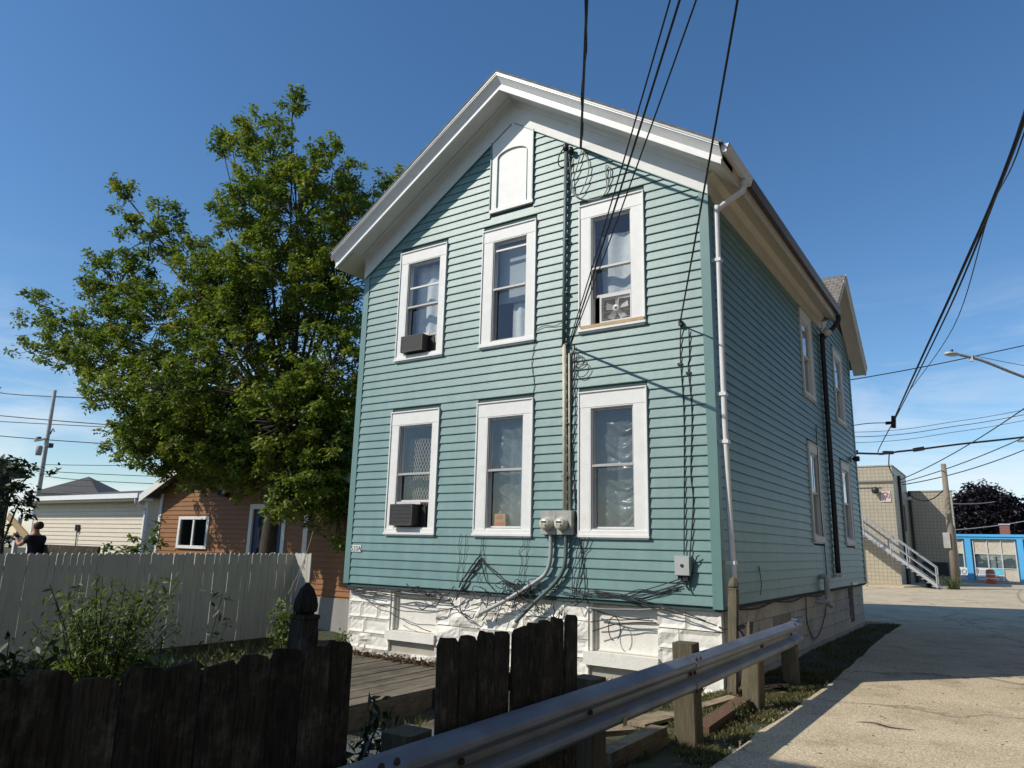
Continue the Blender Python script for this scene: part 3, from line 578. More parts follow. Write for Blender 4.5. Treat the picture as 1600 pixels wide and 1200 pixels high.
for i, (o, t) in enumerate(zip(sopens, strims)):
    wd = casing(swall, t[0], t[1], t[2], t[3], o[0], o[1], o[2], o[3], TS, M['trim'], 0.045)
    zm = (o[2] + o[3]) / 2
    frame(wd, o[0] + 0.02, o[1] - 0.02, zm, o[3] - 0.02, 0.0, TS, M['sash'], 0.04); pane(wd, o[0] + 0.05, o[1] - 0.05, zm + 0.03, o[3] - 0.05, -0.012, TS, M['glass_side'])
    frame(wd, o[0] + 0.02, o[1] - 0.02, o[2] + 0.014, zm + 0.03, -0.035, TS, M['sash'], 0.04); pane(wd, o[0] + 0.05, o[1] - 0.05, o[2] + 0.05, zm, -0.05, TS, M['glass_side'])
# blind arched gable window
mb = MB(); mb.box(2.945, 3.845, -0.055, 0.0, 7.245, 7.31); mb.box(2.965, 3.09, -0.040, 0.0, 7.3105, 8.9); mb.box(3.71, 3.825, -0.040, 0.0, 7.3105, 8.9); bw = tag(mb.build('blind_window', M['trim'], wall), 'boarded arched gable window painted white')
mb = MB(); mb.box(2.945, 2.963, -0.06, 0, 7.312, 8.62); mb.box(3.827, 3.845, -0.06, 0, 7.312, 8.62); mb.build('edge_strip', M['corner'], bw)
mb = MB(); arc = []
for k_ in range(17):
    q = math.pi * k_ / 16; arc.append((3.40 - 0.31 * math.cos(q), 8.27 + 0.13 * math.sin(q)))
P = [(x, -0.045, z) for x, z in arc]; top = [(x, -0.045, 8.95) for x, z in arc]
mb.add([(x, -0.0395, z) for x, z in arc] + [(x, -0.0395, 8.9) for x, z in arc] + [(x, 0, z) for x, z in arc], [(i, i + 1, 17 + i + 1, 17 + i) for i in range(16)] + [(i, 34 + i, 34 + i + 1, i + 1) for i in range(16)])
mb.build('arch_board', M['trim'], bw)
mb = MB(); mb.box(3.092, 3.708, -0.022, 0.0, 7.3105, 8.45); mb.build('panel', M['trim'], bw)
mb = MB(); mb.tube([(x, -0.046, z) for x, z in [(3.088, 7.33)] + arc + [(3.712, 7.33)]], 0.006, 5); mb.build('bead', M['corner'], bw)

# ---- foundation of rock-faced painted blocks
fnd = MB(); sheet_with_holes(fnd, 0.06, W - 0.06, -0.8, 0.80, [(1.06, 2.06, 0.13, 0.80), (4.86, 5.90, 0.15, 0.80)], lambda m, a, b, c, d: m.box(a, b, 0.10, 0.3, c, d))
fnd.box(W - 0.3, W - 0.085, 0.3, D - 0.1, -0.8, 0.80); fnd.box(0.02, 0.2, 0.31, D, -0.8, 0.8)
fo = tag(fnd.build('foundation', M['mortar'], house), 'white painted rock-faced block foundation')
def rockmesh(lx, lz, dep, seed, amp):
    nx_, nz_ = max(5, int(lx / 0.055)), max(4, int(lz / 0.045)); mb = MB(); V = []; rr_ = random.Random(seed)
    PL = [(rr_.uniform(-lx / 2, lx / 2), rr_.uniform(0, lz), rr_.uniform(-0.32, 0.32), rr_.uniform(-0.6, 0.6), rr_.uniform(0.008, 0.03)) for _ in range(8)]
    for j in range(nz_ + 1):
        for i in range(nx_ + 1):
            u, v = i / nx_, j / nz_; e = min(u * lx, (1 - u) * lx, v * lz, (1 - v) * lz)
            x, z = (u - 0.5) * lx, v * lz
            h = min(c_ + ga * (x - xa) + gb * (z - za) for xa, za, ga, gb, c_ in PL)
            h = min(max(h, -0.016), 0.04) * 1.25 + 0.009 * noise.noise(Vector((x * 30, z * 30, seed)))
            V.append((x, -dep - amp / 0.03 * h * min(1, e / 0.02), z))
    F = [(j * (nx_ + 1) + i, j * (nx_ + 1) + i + 1, (j + 1) * (nx_ + 1) + i + 1, (j + 1) * (nx_ + 1) + i) for j in range(nz_) for i in range(nx_)]
    mb.add(V, F)
    bw_ = lx / 2; mb.add([(-bw_, -dep, 0), (bw_, -dep, 0), (bw_, 0.06, 0), (-bw_, 0.06, 0), (-bw_, -dep, lz), (bw_, -dep, lz), (bw_, 0.06, lz), (-bw_, 0.06, lz)], [(0, 3, 2, 1), (4, 5, 6, 7), (0, 4, 7, 3), (1, 2, 6, 5)])
    return mb
random.seed(5); CH = 0.252
rocks = {}
def rock(lx, lz, m, amp, dep=0.045):
    key = (round(lx, 1), lz, m.name, random.randrange(3))
    if key not in rocks: rocks[key] = rockmesh(key[0], lz - 0.011, dep, random.random() * 90, amp).mesh('foundation_block', m, False)
    return rocks[key], lx / key[0]
panels = [(1.06, 2.06, 0.13, 0.8), (4.86, 5.90, 0.15, 0.8)]
for i in range(5):
    z0 = 0.80 - (i + 1) * CH
    spans = [(0.06, W - 0.02)]
    for h in [(1.06, 2.06, -0.02, 0.8), (4.86, 5.90, -0.01, 0.8)]:
        if z0 + CH > h[2] + 0.04 :
            spans = [q for s in spans for q in ([(s[0], h[0]), (h[1], s[1])] if s[0] < h[0] and s[1] > h[1] else [s])]
    for s0, s1 in spans:
        x = s0; first = True
        while x < s1 - 0.02:
            l = random.choice([0.4, 0.5, 0.6]) if not (first and i % 2) else 0.3
            first = False
            if s1 - x - l < 0.22: l = s1 - x
            l = min(l, s1 - x)
            me, k_ = rock(max(l, 0.2), CH, M['found'], 0.030)
            place('foundation_block', me, fo, (x + l / 2, 0.095, z0 + random.uniform(-0.003, 0.003)), (0, 0, 0), (k_ * (1 - 0.011 / l) if l >= 0.2 else l / round(max(l, 0.2), 1), 1, 1))
            x += l
for (a, b, c, d), sz in zip(panels, (-0.02, -0.03)):
    mb = MB(); mb.box(a, b, 0.16, 0.22, c, d); mb.box(a, a + 0.05, 0.07, 0.16, c + 0.001, d); mb.box(a + 0.055, a + 0.085, 0.12, 0.16, c + 0.001, d); mb.box(a + 0.086, b - 0.04, 0.145, 0.16, c + 0.001, c + 0.02); mb.build('blocked_window', M['found'], fo)
    mb = MB(); mb.box(a - 0.06, b + 0.02, 0.0, 0.17, sz, c - 0.004); mb.build('sill', M['found'], fo)
# alley side blocks, smoother
for i in range(5):
    z0 = 0.80 - (i + 1) * 0.225; y = 0.1 + (0.2 if i % 2 else 0)
    if i % 2:
        me, k_ = rock(0.2, 0.225, M['found_side'], 0.008, 0.02); place('foundation_block', me, fo, (W - 0.085, 0.2, z0), (0, 0, math.pi / 2), (k_, 1, 1))
    while y < D - 0.1:
        l = min(0.4, D - 0.02 - y)
        if not (i == 1 and abs(y + l / 2 - 3.3) < 0.5):
            me, k_ = rock(max(l, 0.2), 0.225, M['found_side'], 0.008, 0.02); place('foundation_block', me, fo, (W - 0.085 + random.uniform(-0.004, 0.004), y + l / 2, z0), (0, 0, math.pi / 2), (k_ * 0.985 if l > 0.2 else 0.9, 1, 1))
        y += l
mb = MB(); mb.box(W - 0.28, W - 0.09, 2.75, 3.95, 0.31, 0.66); mb.build('basement_window', M['navy'], fo)
mb = MB(); mb.box(0.02, W - 0.04, 0.02, 0.3, 0.795, 0.855); mb.box(W - 0.3, W - 0.03, 0.3, D - 0.05, 0.795, 0.855); mb.build('sill_beam', mat('sill beam', (0.22, 0.19, 0.15), 0.9, var=0.2), house)
# vent pipe, niche, lamps
mb = MB(); mb.tube(bez((W - 0.02, 6.1, 1.12), (W + 0.10, 6.1, 1.12), (W + 0.12, 6.06, 1.04), (W + 0.12, 6.05, 0.72), (W + 0.11, 5.95, 0.66), (W - 0.1, 5.90, 0.66), n=5), 0.05, 10); mb.build('vent_pipe', mat('pvc pipe', (0.50, 0.49, 0.47), 0.4), house, True)
mb = MB(); mb.tube([(W + 0.09, 5.98, 0.68), (W + 0.17, 6.12, 0.57)], 0.042, 10); mb.build('vent_elbow', M['plastic_white'], house, True)
mb = MB(); mb.box(W - 0.08, W + 0.05, 9.4, 10.1, 0.86, 0.92); mb.build('hood_vent', M['metal_white'], house)
mb = MB(); mb.box(W - 0.09, W - 0.062, 9.42, 10.0, 0.02, 0.79); mb.build('niche', mat('niche brown', (0.13, 0.09, 0.08), 0.9), fo)
fl = thing('flood_light', 'small white flood light under the alley eave', 'lamp', (W + 0.03, 7.62, 6.6))
mb = MB(); mb.tube([(W + 0.02, 7.62, 6.62), (W + 0.12, 7.6, 6.60)], 0.02, 8); mb.build('arm', M['metal_white'], fl); mb = MB(); mb.lathe([(0.03, 0.0), (0.05, 0.03), (0.085, 0.16), (0.085, 0.18)], (0, 0, 0), 'z', 14); o = mb.build('shade', M['metal_white'], fl, True); o.matrix_parent_inverse = Matrix.Identity(4); o.location = (0.13, -0.03, -0.02); o.rotation_euler = (R(150), R(-30), 0)
fl = thing('wall_lamp', 'small black lamp above the far ground-floor side window', 'lamp', (W + 0.03, 10.75, 3.95))
mb = MB(); mb.box(W + 0.0, W + 0.05, 10.68, 10.82, 3.88, 4.02); mb.build('base', M['plastic_white'], fl); mb = MB(); mb.lathe([(0.02, 0), (0.06, 0.05), (0.07, 0.14), (0.06, 0.17)], (W + 0.05, 10.72, 3.95), 'x', 12); mb.build('head', M['black'], fl, True)

# ------------------------------------------------------------------ things in the windows
def wavy(name, x0, x1, z0, z1, y, m, amp=0.02, freq=26, nx_=26, nz_=10, ph=0, gather=0.0):
    V = []
    for j in range(nz_ + 1):
        for i in range(nx_ + 1):
            u, v = i / nx_, j / nz_; x = x0 + (x1 - x0) * u
            x = x + gather * (1 - v) * (0.5 - u) * (x1 - x0)
            V.append((x, y + amp * math.sin(x * freq + ph + 0.8 * math.sin(v * 3)) + amp * 0.7 * noise.noise(Vector((x * 5, v * 3, ph))), z0 + (z1 - z0) * v))
    mb = MB(); mb.add(V, [(j * (nx_ + 1) + i, j * (nx_ + 1) + i + 1, (j + 1) * (nx_ + 1) + i + 1, (j + 1) * (nx_ + 1) + i) for j in range(nz_) for i in range(nx_)])
    return mb.mesh(name, m, True)
def single(name, mesh, label, cat, group=None): return tag(place(name, mesh), label, cat, group)
single('curtain', wavy('curtain', 1.10, 1.88, 4.92, 6.68, 0.24, M['curtain'], 0.022, 24), 'white lace curtain in the upper window with the air conditioner', 'curtain', 'window coverings')
single('curtain', wavy('curtain', 3.30, 3.75, 4.92, 6.68, 0.26, M['curtain'], 0.02, 30, ph=1), 'bluish white curtain in the middle upper window', 'curtain', 'window coverings')
single('curtain', wavy('curtain', 3.04, 3.76, 5.62, 6.69, 0.20, M['blind'], 0.004, 8), 'pale roller blind behind the middle upper window', 'blind', 'window coverings')
single('curtain', wavy('curtain', 4.98, 5.64, 5.36, 6.45, 0.22, M['curtain'], 0.03, 15, ph=2, gather=0.12), 'gathered white curtain above the box fan', 'curtain', 'window coverings')
single('curtain', wavy('curtain', 1.18, 1.88, 2.20, 3.40, 0.18, M['lace'], 0.012, 20), 'tan lattice lace curtain in the lower left window', 'curtain', 'window coverings')
def film(name, x0, x1, z0, z1, y, seed, label):
    nx_, nz_ = 34, 90; V = []
    for j in range(nz_ + 1):
        for i in range(nx_ + 1):
            u, v = i / nx_, j / nz_; x = x0 + (x1 - x0) * u; z = z0 + (z1 - z0) * v
            q_ = z + 0.25 * math.sin(x * 4.5 + seed) + 0.1 * noise.noise(Vector((x * 4, z * 4, seed)))
            d = 0.03 * noise.noise(Vector((x * 2.2, q_ * 6, seed))) + 0.040 * (1 - abs(noise.noise(Vector((x * 1.6 + 3, q_ * 9, seed + 4))))) ** 4 + 0.006 * noise.noise(Vector((x * 16, z * 16, seed)))
            V.append((x, y + d, z))
    mb = MB(); mb.add(V, [(j * (nx_ + 1) + i, j * (nx_ + 1) + i + 1, (j + 1) * (nx_ + 1) + i + 1, (j + 1) * (nx_ + 1) + i) for j in range(nz_) for i in range(nx_)])
    single(name, mb.mesh(name, M['film'], True), label, 'plastic sheet', 'window coverings')
film('plastic_sheet', 3.04, 3.75, 1.85, 3.59, 0.14, 3.3, 'wrinkled plastic sheet taped inside the lower middle window')
film('plastic_sheet', 4.93, 5.64, 1.85, 3.59, 0.14, 8.8, 'wrinkled plastic sheet inside the lower right window')
single('curtain', wavy('curtain', 3.08, 3.75, 1.83, 3.3, 0.30, M['curtain_dark'], 0.02, 22), 'dull grey-blue curtain behind plastic in the lower middle window', 'curtain', 'window coverings')
single('curtain', wavy('curtain', 4.93, 5.64, 1.83, 3.2, 0.32, M['curtain_dark'], 0.02, 18, ph=3), 'dull grey-blue curtain behind plastic in the lower right window', 'curtain', 'window coverings')
bx_ = thing('cardboard_box', 'small tan cardboard box on the lower middle window sill', 'box', (3.25, 0.08, 1.83))
mb = MB(); mb.box(3.15, 3.36, 0.085, 0.135, 1.83, 2.06); mb.build('carton', M['card'], bx_); mb = MB(); mb.box(3.17, 3.34, 0.081, 0.0845, 1.88, 1.93); mb.box(3.19, 3.30, 0.081, 0.0845, 1.98, 2.03); mb.build('label', M['ink_red'], bx_)
def aircon(x0, x1, z0, z1, y0, label):
    t = thing('air_conditioner', label, 'air conditioner', ((x0 + x1) / 2, -0.1, z0), 'window air conditioners')
    mb = MB(); mb.box(x0, x1, y0 + 0.012, 0.20, z0, z1); b = mb.build('case', M['ac_black'], t)
    mb = MB(); mb.box(x0, x1, y0, y0 + 0.011, z0, z0 + 0.018); mb.box(x0, x1, y0, y0 + 0.011, z1 - 0.018, z1); mb.box(x0, x0 + 0.018, y0, y0 + 0.011, z0 + 0.018, z1 - 0.018); mb.box(x1 - 0.018, x1, y0, y0 + 0.011, z0 + 0.018, z1 - 0.018); mb.build('grille_frame', M['ac_dark'], t)
    n_ = 14; mb = MB()
    for i in range(n_):
        z = z0 + 0.02 + (z1 - z0 - 0.04) * (i + 0.5) / n_; mb.box(x0 + 0.019, x1 - 0.019, y0 + 0.002, y0 + 0.0115, z - 0.007, z + 0.006)
    o = mb.build('grille', M['ac_dark'], t); o['kind'] = 'stuff'
    mb = MB(); mb.box(x0 - 0.04, x1 + 0.04, -0.02, -0.002, z1 + 0.002, z1 + 0.05); mb.build('filler_panel', M['plastic_white'], t); mb = MB(); mb.box(x1 + 0.001, x1 + 0.12, 0.03, 0.05, z0, z1); mb.build('filler_panel', M['ac_black'], t)
aircon(1.13, 1.64, 4.93, 5.23, -0.16, 'grey window air conditioner in the upper left window')
aircon(1.125, 1.63, 1.86, 2.22, -0.18, 'dark window air conditioner in the lower left window')
# box fan
fan = thing('box_fan', 'white box fan standing in the upper right window', 'fan', (5.36, 0.03, 4.91))
fx0, fx1, fz0, fz1, fy = 5.08, 5.62, 4.915, 5.35, -0.005
mb = MB(); mb.box(fx0, fx1, fy, fy + 0.1, fz0, fz0 + 0.03); mb.box(fx0, fx1, fy, fy + 0.1, fz1 - 0.03, fz1); mb.box(fx0, fx0 + 0.03, fy, fy + 0.1, fz0 + 0.03, fz1 - 0.03); mb.box(fx1 - 0.03, fx1, fy, fy + 0.1, fz0 + 0.03, fz1 - 0.03); mb.build('frame', M['plastic_white'], fan)
mb = MB()
for i in range(26):
    x = fx0 + 0.035 + (fx1 - fx0 - 0.07) * i / 25; mb.tube([(x, fy + 0.006, fz0 + 0.02), (x, fy + 0.006, fz1 - 0.02)], 0.0028, 4)
for i in range(4):
    z = fz0 + 0.06 + (fz1 - fz0 - 0.12) * i / 3; mb.tube([(fx0 + 0.02, fy + 0.010, z), (fx1 - 0.02, fy + 0.010, z)], 0.0024, 4)
o = mb.build('grille', M['plastic_white'], fan); o['kind'] = 'stuff'
fcx, fcz = (fx0 + fx1) / 2, (fz0 + fz1) / 2
for k_ in range(5):
    q = math.pi / 2 + k_ * 2 * math.pi / 5; mb = MB(); P = []; Q = []
    for s in range(6):
        r_ = 0.05 + 0.145 * s / 5; hw = 0.028 + 0.03 * s / 5
        for sg, arr in ((-1, P), (1, Q)):
            a = q + sg * hw / r_ * 0.9; arr.append((fcx + r_ * math.cos(a), fy + 0.05 + sg * 0.018, fcz + r_ * math.sin(a)))
    mb.add(P + Q, [(i, i + 1, 7 + i, 6 + i) for i in range(5)]); mb.build('blade', M['plastic_white'], fan, True)
mb = MB(); mb.lathe([(0.01, -0.014), (0.045, -0.012), (0.06, 0.0), (0.06, 0.03)], (fcx, fy + 0.012, fcz), 'y', 20); mb.build('hub', M['plastic_white'], fan, True)
mb = MB(); mb.lathe([(0.0125, -0.003), (0.022, -0.002), (0.022, 0.0)], (fcx, fy - 0.002, fcz), 'y', 12); mb.build('hub_badge', M['ac_dark'], fan, True)
mb = MB(); mb.box(4.78, 5.835, -0.075, -0.054, 4.852, 4.90); single('timber_strip', mb.mesh('timber_strip', M['raw_wood']), 'bare wooden strip along the sill under the box fan', 'board')
# house number plate
np_ = thing('house_number', 'small white number plate by the left corner board', 'number plate', (0.21, -0.03, 1.4))
mb = MB(); mb.box(0.105, 0.345, -0.031, -0.024, 1.40, 1.515); mb.build('plate', M['plate'], np_)
def text(parent, s, x, z, y, size, m, name='lettering', align='CENTER', rotz=0, stretch=1.0):
    c = bpy.data.curves.new(name, 'FONT'); c.body = s; c.size = size; c.align_x = align; c.extrude = 0.0015
    to = bpy.data.objects.new(name, c); COL.objects.link(to); to.matrix_world = Matrix.Identity(4)
    dg = bpy.context.evaluated_depsgraph_get(); me = bpy.data.meshes.new_from_object(to.evaluated_get(dg)); bpy.data.objects.remove(to)
    me.materials.clear(); me.materials.append(m); me.name = name
    return place(name, me, parent, (x, y, z), (R(90), 0, rotz), (stretch, 1, 1))
text(np_, '533A', 0.225, 1.418, -0.0335, 0.118, M['ink'])

# ------------------------------------------------------------------ electric service on the facade
me_ = thing('electric_meter', 'grey twin electric meter box on the teal wall', 'electric meter', (4.41, -0.06, 1.74))
mb = MB(); mb.box(4.15, 4.68, -0.13, -0.026, 1.74, 2.09); mb.build('box', M['meter'], me_)
mb = MB(); mb.box(4.155, 4.41, -0.136, -0.131, 1.745, 2.085); mb.box(4.416, 4.675, -0.136, -0.131, 1.745, 2.085); mb.build('cover', M['meter'], me_)
for cx in (4.275, 4.53):
    mb = MB(); mb.lathe([(0.098, 0), (0.10, -0.02), (0.092, -0.022), (0.088, -0.09), (0.078, -0.115), (0.02, -0.122)], (cx, -0.136, 1.895), 'y', 24); d = mb.build('meter_dial', M['meter_face'], me_, True)
    mb = MB(); mb.box(cx - 0.045, cx + 0.04, -0.262, -0.255, 1.91, 1.932); mb.box(cx - 0.04, cx - 0.01, -0.262, -0.255, 1.88, 1.886); mb.box(cx + 0.02, cx + 0.045, -0.260, -0.255, 1.862, 1.884); mb.build('display', M['ac_black'], d)
    mb = MB(); mb.lathe([(0.024, 0), (0.024, -0.035)], (cx - 0.06, -0.075, 1.735), 'z', 10); mb.build('knockout', M['conduit'], me_, True)
sp = thing('service_mast', 'tall grey service pipe running down to the twin meters', 'pipe', (4.5, -0.08, 2.1))
mb = MB(); mb.tube([(4.49, -0.075, 4.62), (4.495, -0.075, 6.2), (4.505, -0.075, 8.02)], 0.032, 10); mb.build('pipe', M['conduit_old'], sp, True)
mb = MB(); mb.tube([(4.53, -0.075, 2.09), (4.50, -0.075, 4.64)], 0.032, 10); mb.tube([(4.60, -0.05, 2.09), (4.575, -0.05, 4.5)], 0.016, 8); tag(mb.build('pipe', M['pipe_cream'], sp, True), 'stained cream lower pipe')
mb = MB(); mb.lathe([(0.036, -0.05), (0.05, 0.0), (0.05, 0.06), (0.02, 0.09)], (4.505, -0.09, 8.02), 'z', 12); mb.build('weatherhead', M['black'], sp, True)
mb = MB(); mb.lathe([(0.03, -0.04), (0.045, 0.0), (0.04, 0.05), (0.02, 0.06)], (4.60, -0.09, 7.95), 'z', 12); mb.build('weatherhead', M['black'], sp, True)
for z in (2.6, 3.4, 4.65, 5.5, 6.4, 7.4):
    mb = MB(); mb.obox((4.505 + (0.02 if z < 4.6 else 0), -0.06, z), 0.10, 0.07, 0.02); mb.build('strap', M['conduit_old'], sp)
cA = thing('conduit', 'pale conduit bending left from the left meter to the foundation', 'conduit', (3.1, -0.08, 0.5), 'meter conduits')
mb = MB(); mb.tube(bez((4.30, -0.085, 1.75), (4.30, -0.085, 1.42), (4.24, -0.09, 1.21), (4.08, -0.09, 1.07), (3.5, -0.10, 0.745), (3.05, -0.10, 0.535), n=7), 0.031, 10); mb.build('pipe', M['conduit'], cA, True)
mb = MB(); mb.tube([(3.06, -0.09, 0.54), (2.98, -0.06, 0.50)], 0.05, 10); mb.build('elbow', M['found'], cA, True)
cB = thing('conduit', 'darker conduit bending left from the right meter to the foundation', 'conduit', (3.75, -0.08, 0.45), 'meter conduits')
mb = MB(); mb.tube(bez((4.56, -0.085, 1.75), (4.555, -0.085, 1.40), (4.50, -0.09, 1.20), (4.35, -0.09, 1.02), (4.0, -0.10, 0.72), (3.72, -0.10, 0.46), n=7), 0.03, 10); mb.build('pipe', M['conduit_old'], cB, True)
mb = MB(); mb.tube([(3.73, -0.09, 0.47), (3.66, -0.05, 0.39)], 0.046, 10); mb.build('elbow', M['found'], cB, True)
ph = thing('utility_box', 'small grey telephone box near the right corner board', 'utility box', (6.33, -0.06, 1.23))
mb = MB(); mb.box(6.23, 6.44, -0.12, -0.026, 1.235, 1.49); mb.build('case', mat('telephone box', (0.36, 0.37, 0.37), 0.5), ph); mb = MB(); mb.box(6.237, 6.433, -0.13, -0.121, 1.242, 1.485); mb.build('lid', mat('telephone lid', (0.42, 0.43, 0.43), 0.5), ph)
mb = MB(); mb.lathe([(0.022, 0), (0.022, -0.01), (0.008, -0.012)], (6.335, -0.13, 1.365), 'y', 12); mb.build('lock', M['ac_black'], ph)
mb = MB(); mb.box(6.26, 6.31, -0.09, -0.05, 1.19, 1.235); mb.box(6.33, 6.40, -0.1, -0.05, 1.17, 1.235); mb.tube([(6.36, -0.07, 1.2), (6.37, -0.07, 1.10), (6.41, -0.07, 1.05)], 0.014, 6); mb.build('cable_entry', M['ac_black'], ph)

# wires on the wall
def wire(name, pts, r, label, m='cable', group='cables on the wall', cat='cable', n=6):
    mb = MB(); mb.tube(pts, r, n); return tag(mb.build(name, M[m], None, True), label, cat, group)
wire('cable', bez((6.385, -0.05, 4.70), (6.36, -0.035, 4.2), (6.385, -0.03, 3.5), (6.37, -0.035, 2.6), (6.34, -0.05, 1.50)), 0.008, 'thin black wire running straight down to the telephone box')
wire('cable', bez((6.50, -0.045, 4.60), (6.49, -0.03, 4.2), (6.47, -0.035, 4.05), (6.50, -0.03, 3.4), (6.46, -0.03, 2.6), (6.48, -0.03, 2.2), (6.42, -0.05, 1.49)), 0.008, 'thin wavy black wire beside the telephone box')
mb = MB(); mb.obox((6.385, -0.05, 4.71), 0.05, 0.06, 0.07); mb.obox((6.35, -0.035, 4.12), 0.07, 0.02, 0.03); mb.obox((6.47, -0.035, 3.98), 0.07, 0.02, 0.03); tag(mb.build('wire_bracket', M['black']), 'small black wire brackets right of the upper windows', 'bracket')
wire('cable', bez((4.62, -0.05, 4.66), (4.63, -0.04, 4.0), (4.60, -0.035, 3.2), (4.66, -0.035, 2.6), (4.70, -0.04, 2.05), (4.86, -0.05, 1.0), (4.7, -0.06, 0.75)), 0.008, 'black wire hanging beside the cream service pipe')
wire('cable', bez((4.66, -0.05, 4.62), (4.68, -0.04, 3.6), (4.64, -0.035, 2.9), (4.70, -0.035, 2.2)), 0.007, 'thin black wire next to the lower right window frame')
wire('cable', bez((3.93, -0.04, 4.8), (3.90, -0.03, 4.6), (3.88, -0.03, 4.4), (3.93, -0.03, 4.1), (3.91, -0.03, 3.88)), 0.005, 'thin wire looping between the two middle windows')
wire('cable', bez((3.94, -0.04, 4.97), (4.1, -0.04, 5.02), (4.3, -0.04, 4.99), (4.45, -0.06, 5.02)), 0.006, 'short black wire from the middle upper window to the pipe')
wire('cable', bez((4.78, -0.05, 7.92), (4.70, -0.07, 7.6), (4.60, -0.06, 7.25), (4.85, -0.05, 7.02), (5.15, -0.05, 7.0), (5.27, -0.05, 7.2), (5.30, -0.05, 7.42), (5.22, -0.05, 7.5), (5.24, -0.05, 7.1)), 0.009, 'loose grey cable loop below the gable soffit', 'cable_grey')
wire('cable', bez((4.80, -0.06, 7.95), (4.92, -0.06, 7.6), (4.86, -0.07, 7.3), (4.72, -0.06, 7.12), (4.62, -0.06, 7.3), (4.56, -0.08, 7.9)), 0.008, 'drip loop of cable at the service pipe head', 'cable_grey')
wire('cable', bez((4.50, -0.1, 8.06), (4.40, -0.12, 7.9), (4.38, -0.1, 7.75), (4.46, -0.08, 7.7), (4.58, -0.08, 7.8)), 0.010, 'black cable curl at the top of the service pipe')
for k_, (cx, cz, rr) in enumerate([(4.75, 4.35, 0.09), (4.80, 4.22, 0.12), (4.70, 4.42, 0.06)]):
    wire('cable', [(cx + rr * math.cos(q), -0.05 - 0.01 * k_, cz + rr * math.sin(q)) for q in np.linspace(0.4, 6.5, 22)], 0.006, ['middle', 'largest', 'smallest'][k_] + ' coil of thin black wire below the service cable clamp', group='cable coils')
# tangle over the foundation
random.seed(21); mb = MB()
def hang(x0, z0, x1, z1, d, y=-0.05, wob=0.03, r=0.007):
    P = []; n_ = 6; ph_ = random.random() * 9
    for i in range(n_ + 1):
        t = i / n_; x = x0 + (x1 - x0) * t + wob * noise.noise(Vector((t * 4, ph_, 0))); z = z0 + (z1 - z0) * t - d * 4 * t * (1 - t) + wob * noise.noise(Vector((t * 5, ph_, 7)))
        P.append((x, y - 0.03 * abs(noise.noise(Vector((t * 3, ph_, 3)))), z))
    mb.tube(bez(*P, n=4), r, 5)
for i in range(4): hang(0.05, 0.80 - i * 0.018, 2.2 + random.uniform(-.2, .5), 0.74 + random.uniform(-0.05, 0.06), random.uniform(-0.02, 0.05), -0.02, 0.05, 0.009)
for i in range(3): hang(0.1, 0.78, 1.05, 0.5 + 0.1 * i, 0.05, -0.02, 0.04, 0.006)
hang(1.12, 0.52, 2.9, 0.75, 0.16, -0.03); hang(1.12, 0.42, 2.05, 0.18, 0.02, -0.03)
for i in range(18):
    x0 = random.uniform(2.1, 4.6); x1 = x0 + random.uniform(-0.8, 0.9); hang(x0, random.uniform(0.55, 0.95), x1, random.uniform(0.45, 0.9), random.uniform(-0.05, 0.15), random.uniform(-0.11, -0.04), 0.12, random.choice([0.005, 0.007, 0.009]))
for i in range(16):                          # matted knot round the conduits
    cx, cz = random.gauss(3.85, 0.35), random.gauss(0.86, 0.1); rr = random.uniform(0.05, 0.16)
    mb.tube([(cx + rr * math.cos(q) * random.uniform(0.8, 1.2), -0.1 + 0.04 * math.sin(q * 2 + i), cz + rr * 0.7 * math.sin(q) * random.uniform(0.8, 1.2)) for q in np.linspace(0, random.uniform(4, 9), 20)], 0.006, 5)
for a in ((2.60, 1.05, 3.0, 1.42), (2.66, 0.98, 3.03, 1.40), (2.55, 0.85, 2.98, 1.30)): hang(a[0], a[1] - 0.15, a[2], a[3] - 0.02, -0.05, -0.05, 0.02, 0.012)
for a in ((3.0, 1.38, 3.95, 0.95), (3.02, 1.34, 4.0, 0.9), (3.0, 1.36, 3.3, 0.9)): hang(a[0], a[1], a[2], a[3], 0.1, -0.05, 0.03, 0.008)
for x in (2.62, 2.68, 2.98, 3.08, 3.78, 3.88): hang(x, 1.72, x - 0.06, 0.98, 0.0, -0.035, 0.08, 0.004)
for x in (4.72, 4.78, 4.84, 4.93): hang(x, 1.72, x - random.uniform(0.1, 0.4), 0.9, -0.06, -0.045, 0.04, 0.006)
for i in range(4): hang(random.uniform(4.3, 5.0), random.uniform(0.90, 1.02), 6.3, random.uniform(1.06, 1.14), random.uniform(0.05, 0.14), -0.045, 0.10, 0.006)
hang(4.2, 0.98, 6.27, 1.19, 0.17, -0.05); hang(4.9, 0.98, 6.6, 0.68, -0.06, -0.05, 0.03, 0.007); hang(5.0, 0.96, 6.75, 0.64, -0.02, -0.05, 0.03, 0.008)
hang(6.40, 1.1, 6.55, 1.5, -0.08, -0.06, 0.02, 0.008)
for a in ((4.9, 0.72, 5.8, 0.66, 0.06), (4.9, 0.55, 5.85, 0.62, -0.02), (4.95, 0.42, 5.9, 0.60, -0.05)): hang(*a, 0.03, 0.02, 0.008)
mb.tube([(5.28 + 0.09 * math.cos(q), 0.02, 0.48 + 0.16 * math.sin(q)) for q in np.linspace(-1, 4.6, 20)], 0.007, 5)
o = mb.build('cable_tangle', M['cable'], None, True); tag(o, 'tangle of black cables along the top of the foundation', 'cables', kind='stuff')
mb = MB(); hang(4.9, 0.735, 6.05, 0.80, 0.02, -0.02, 0.01, 0.012); hang(1.35, 0.755, 2.3, 0.79, 0.02, -0.02, 0.03, 0.012); tag(mb.build('cable', M['cable_grey'], None, True), 'pale grey cables strung above the basement panels', 'cable')
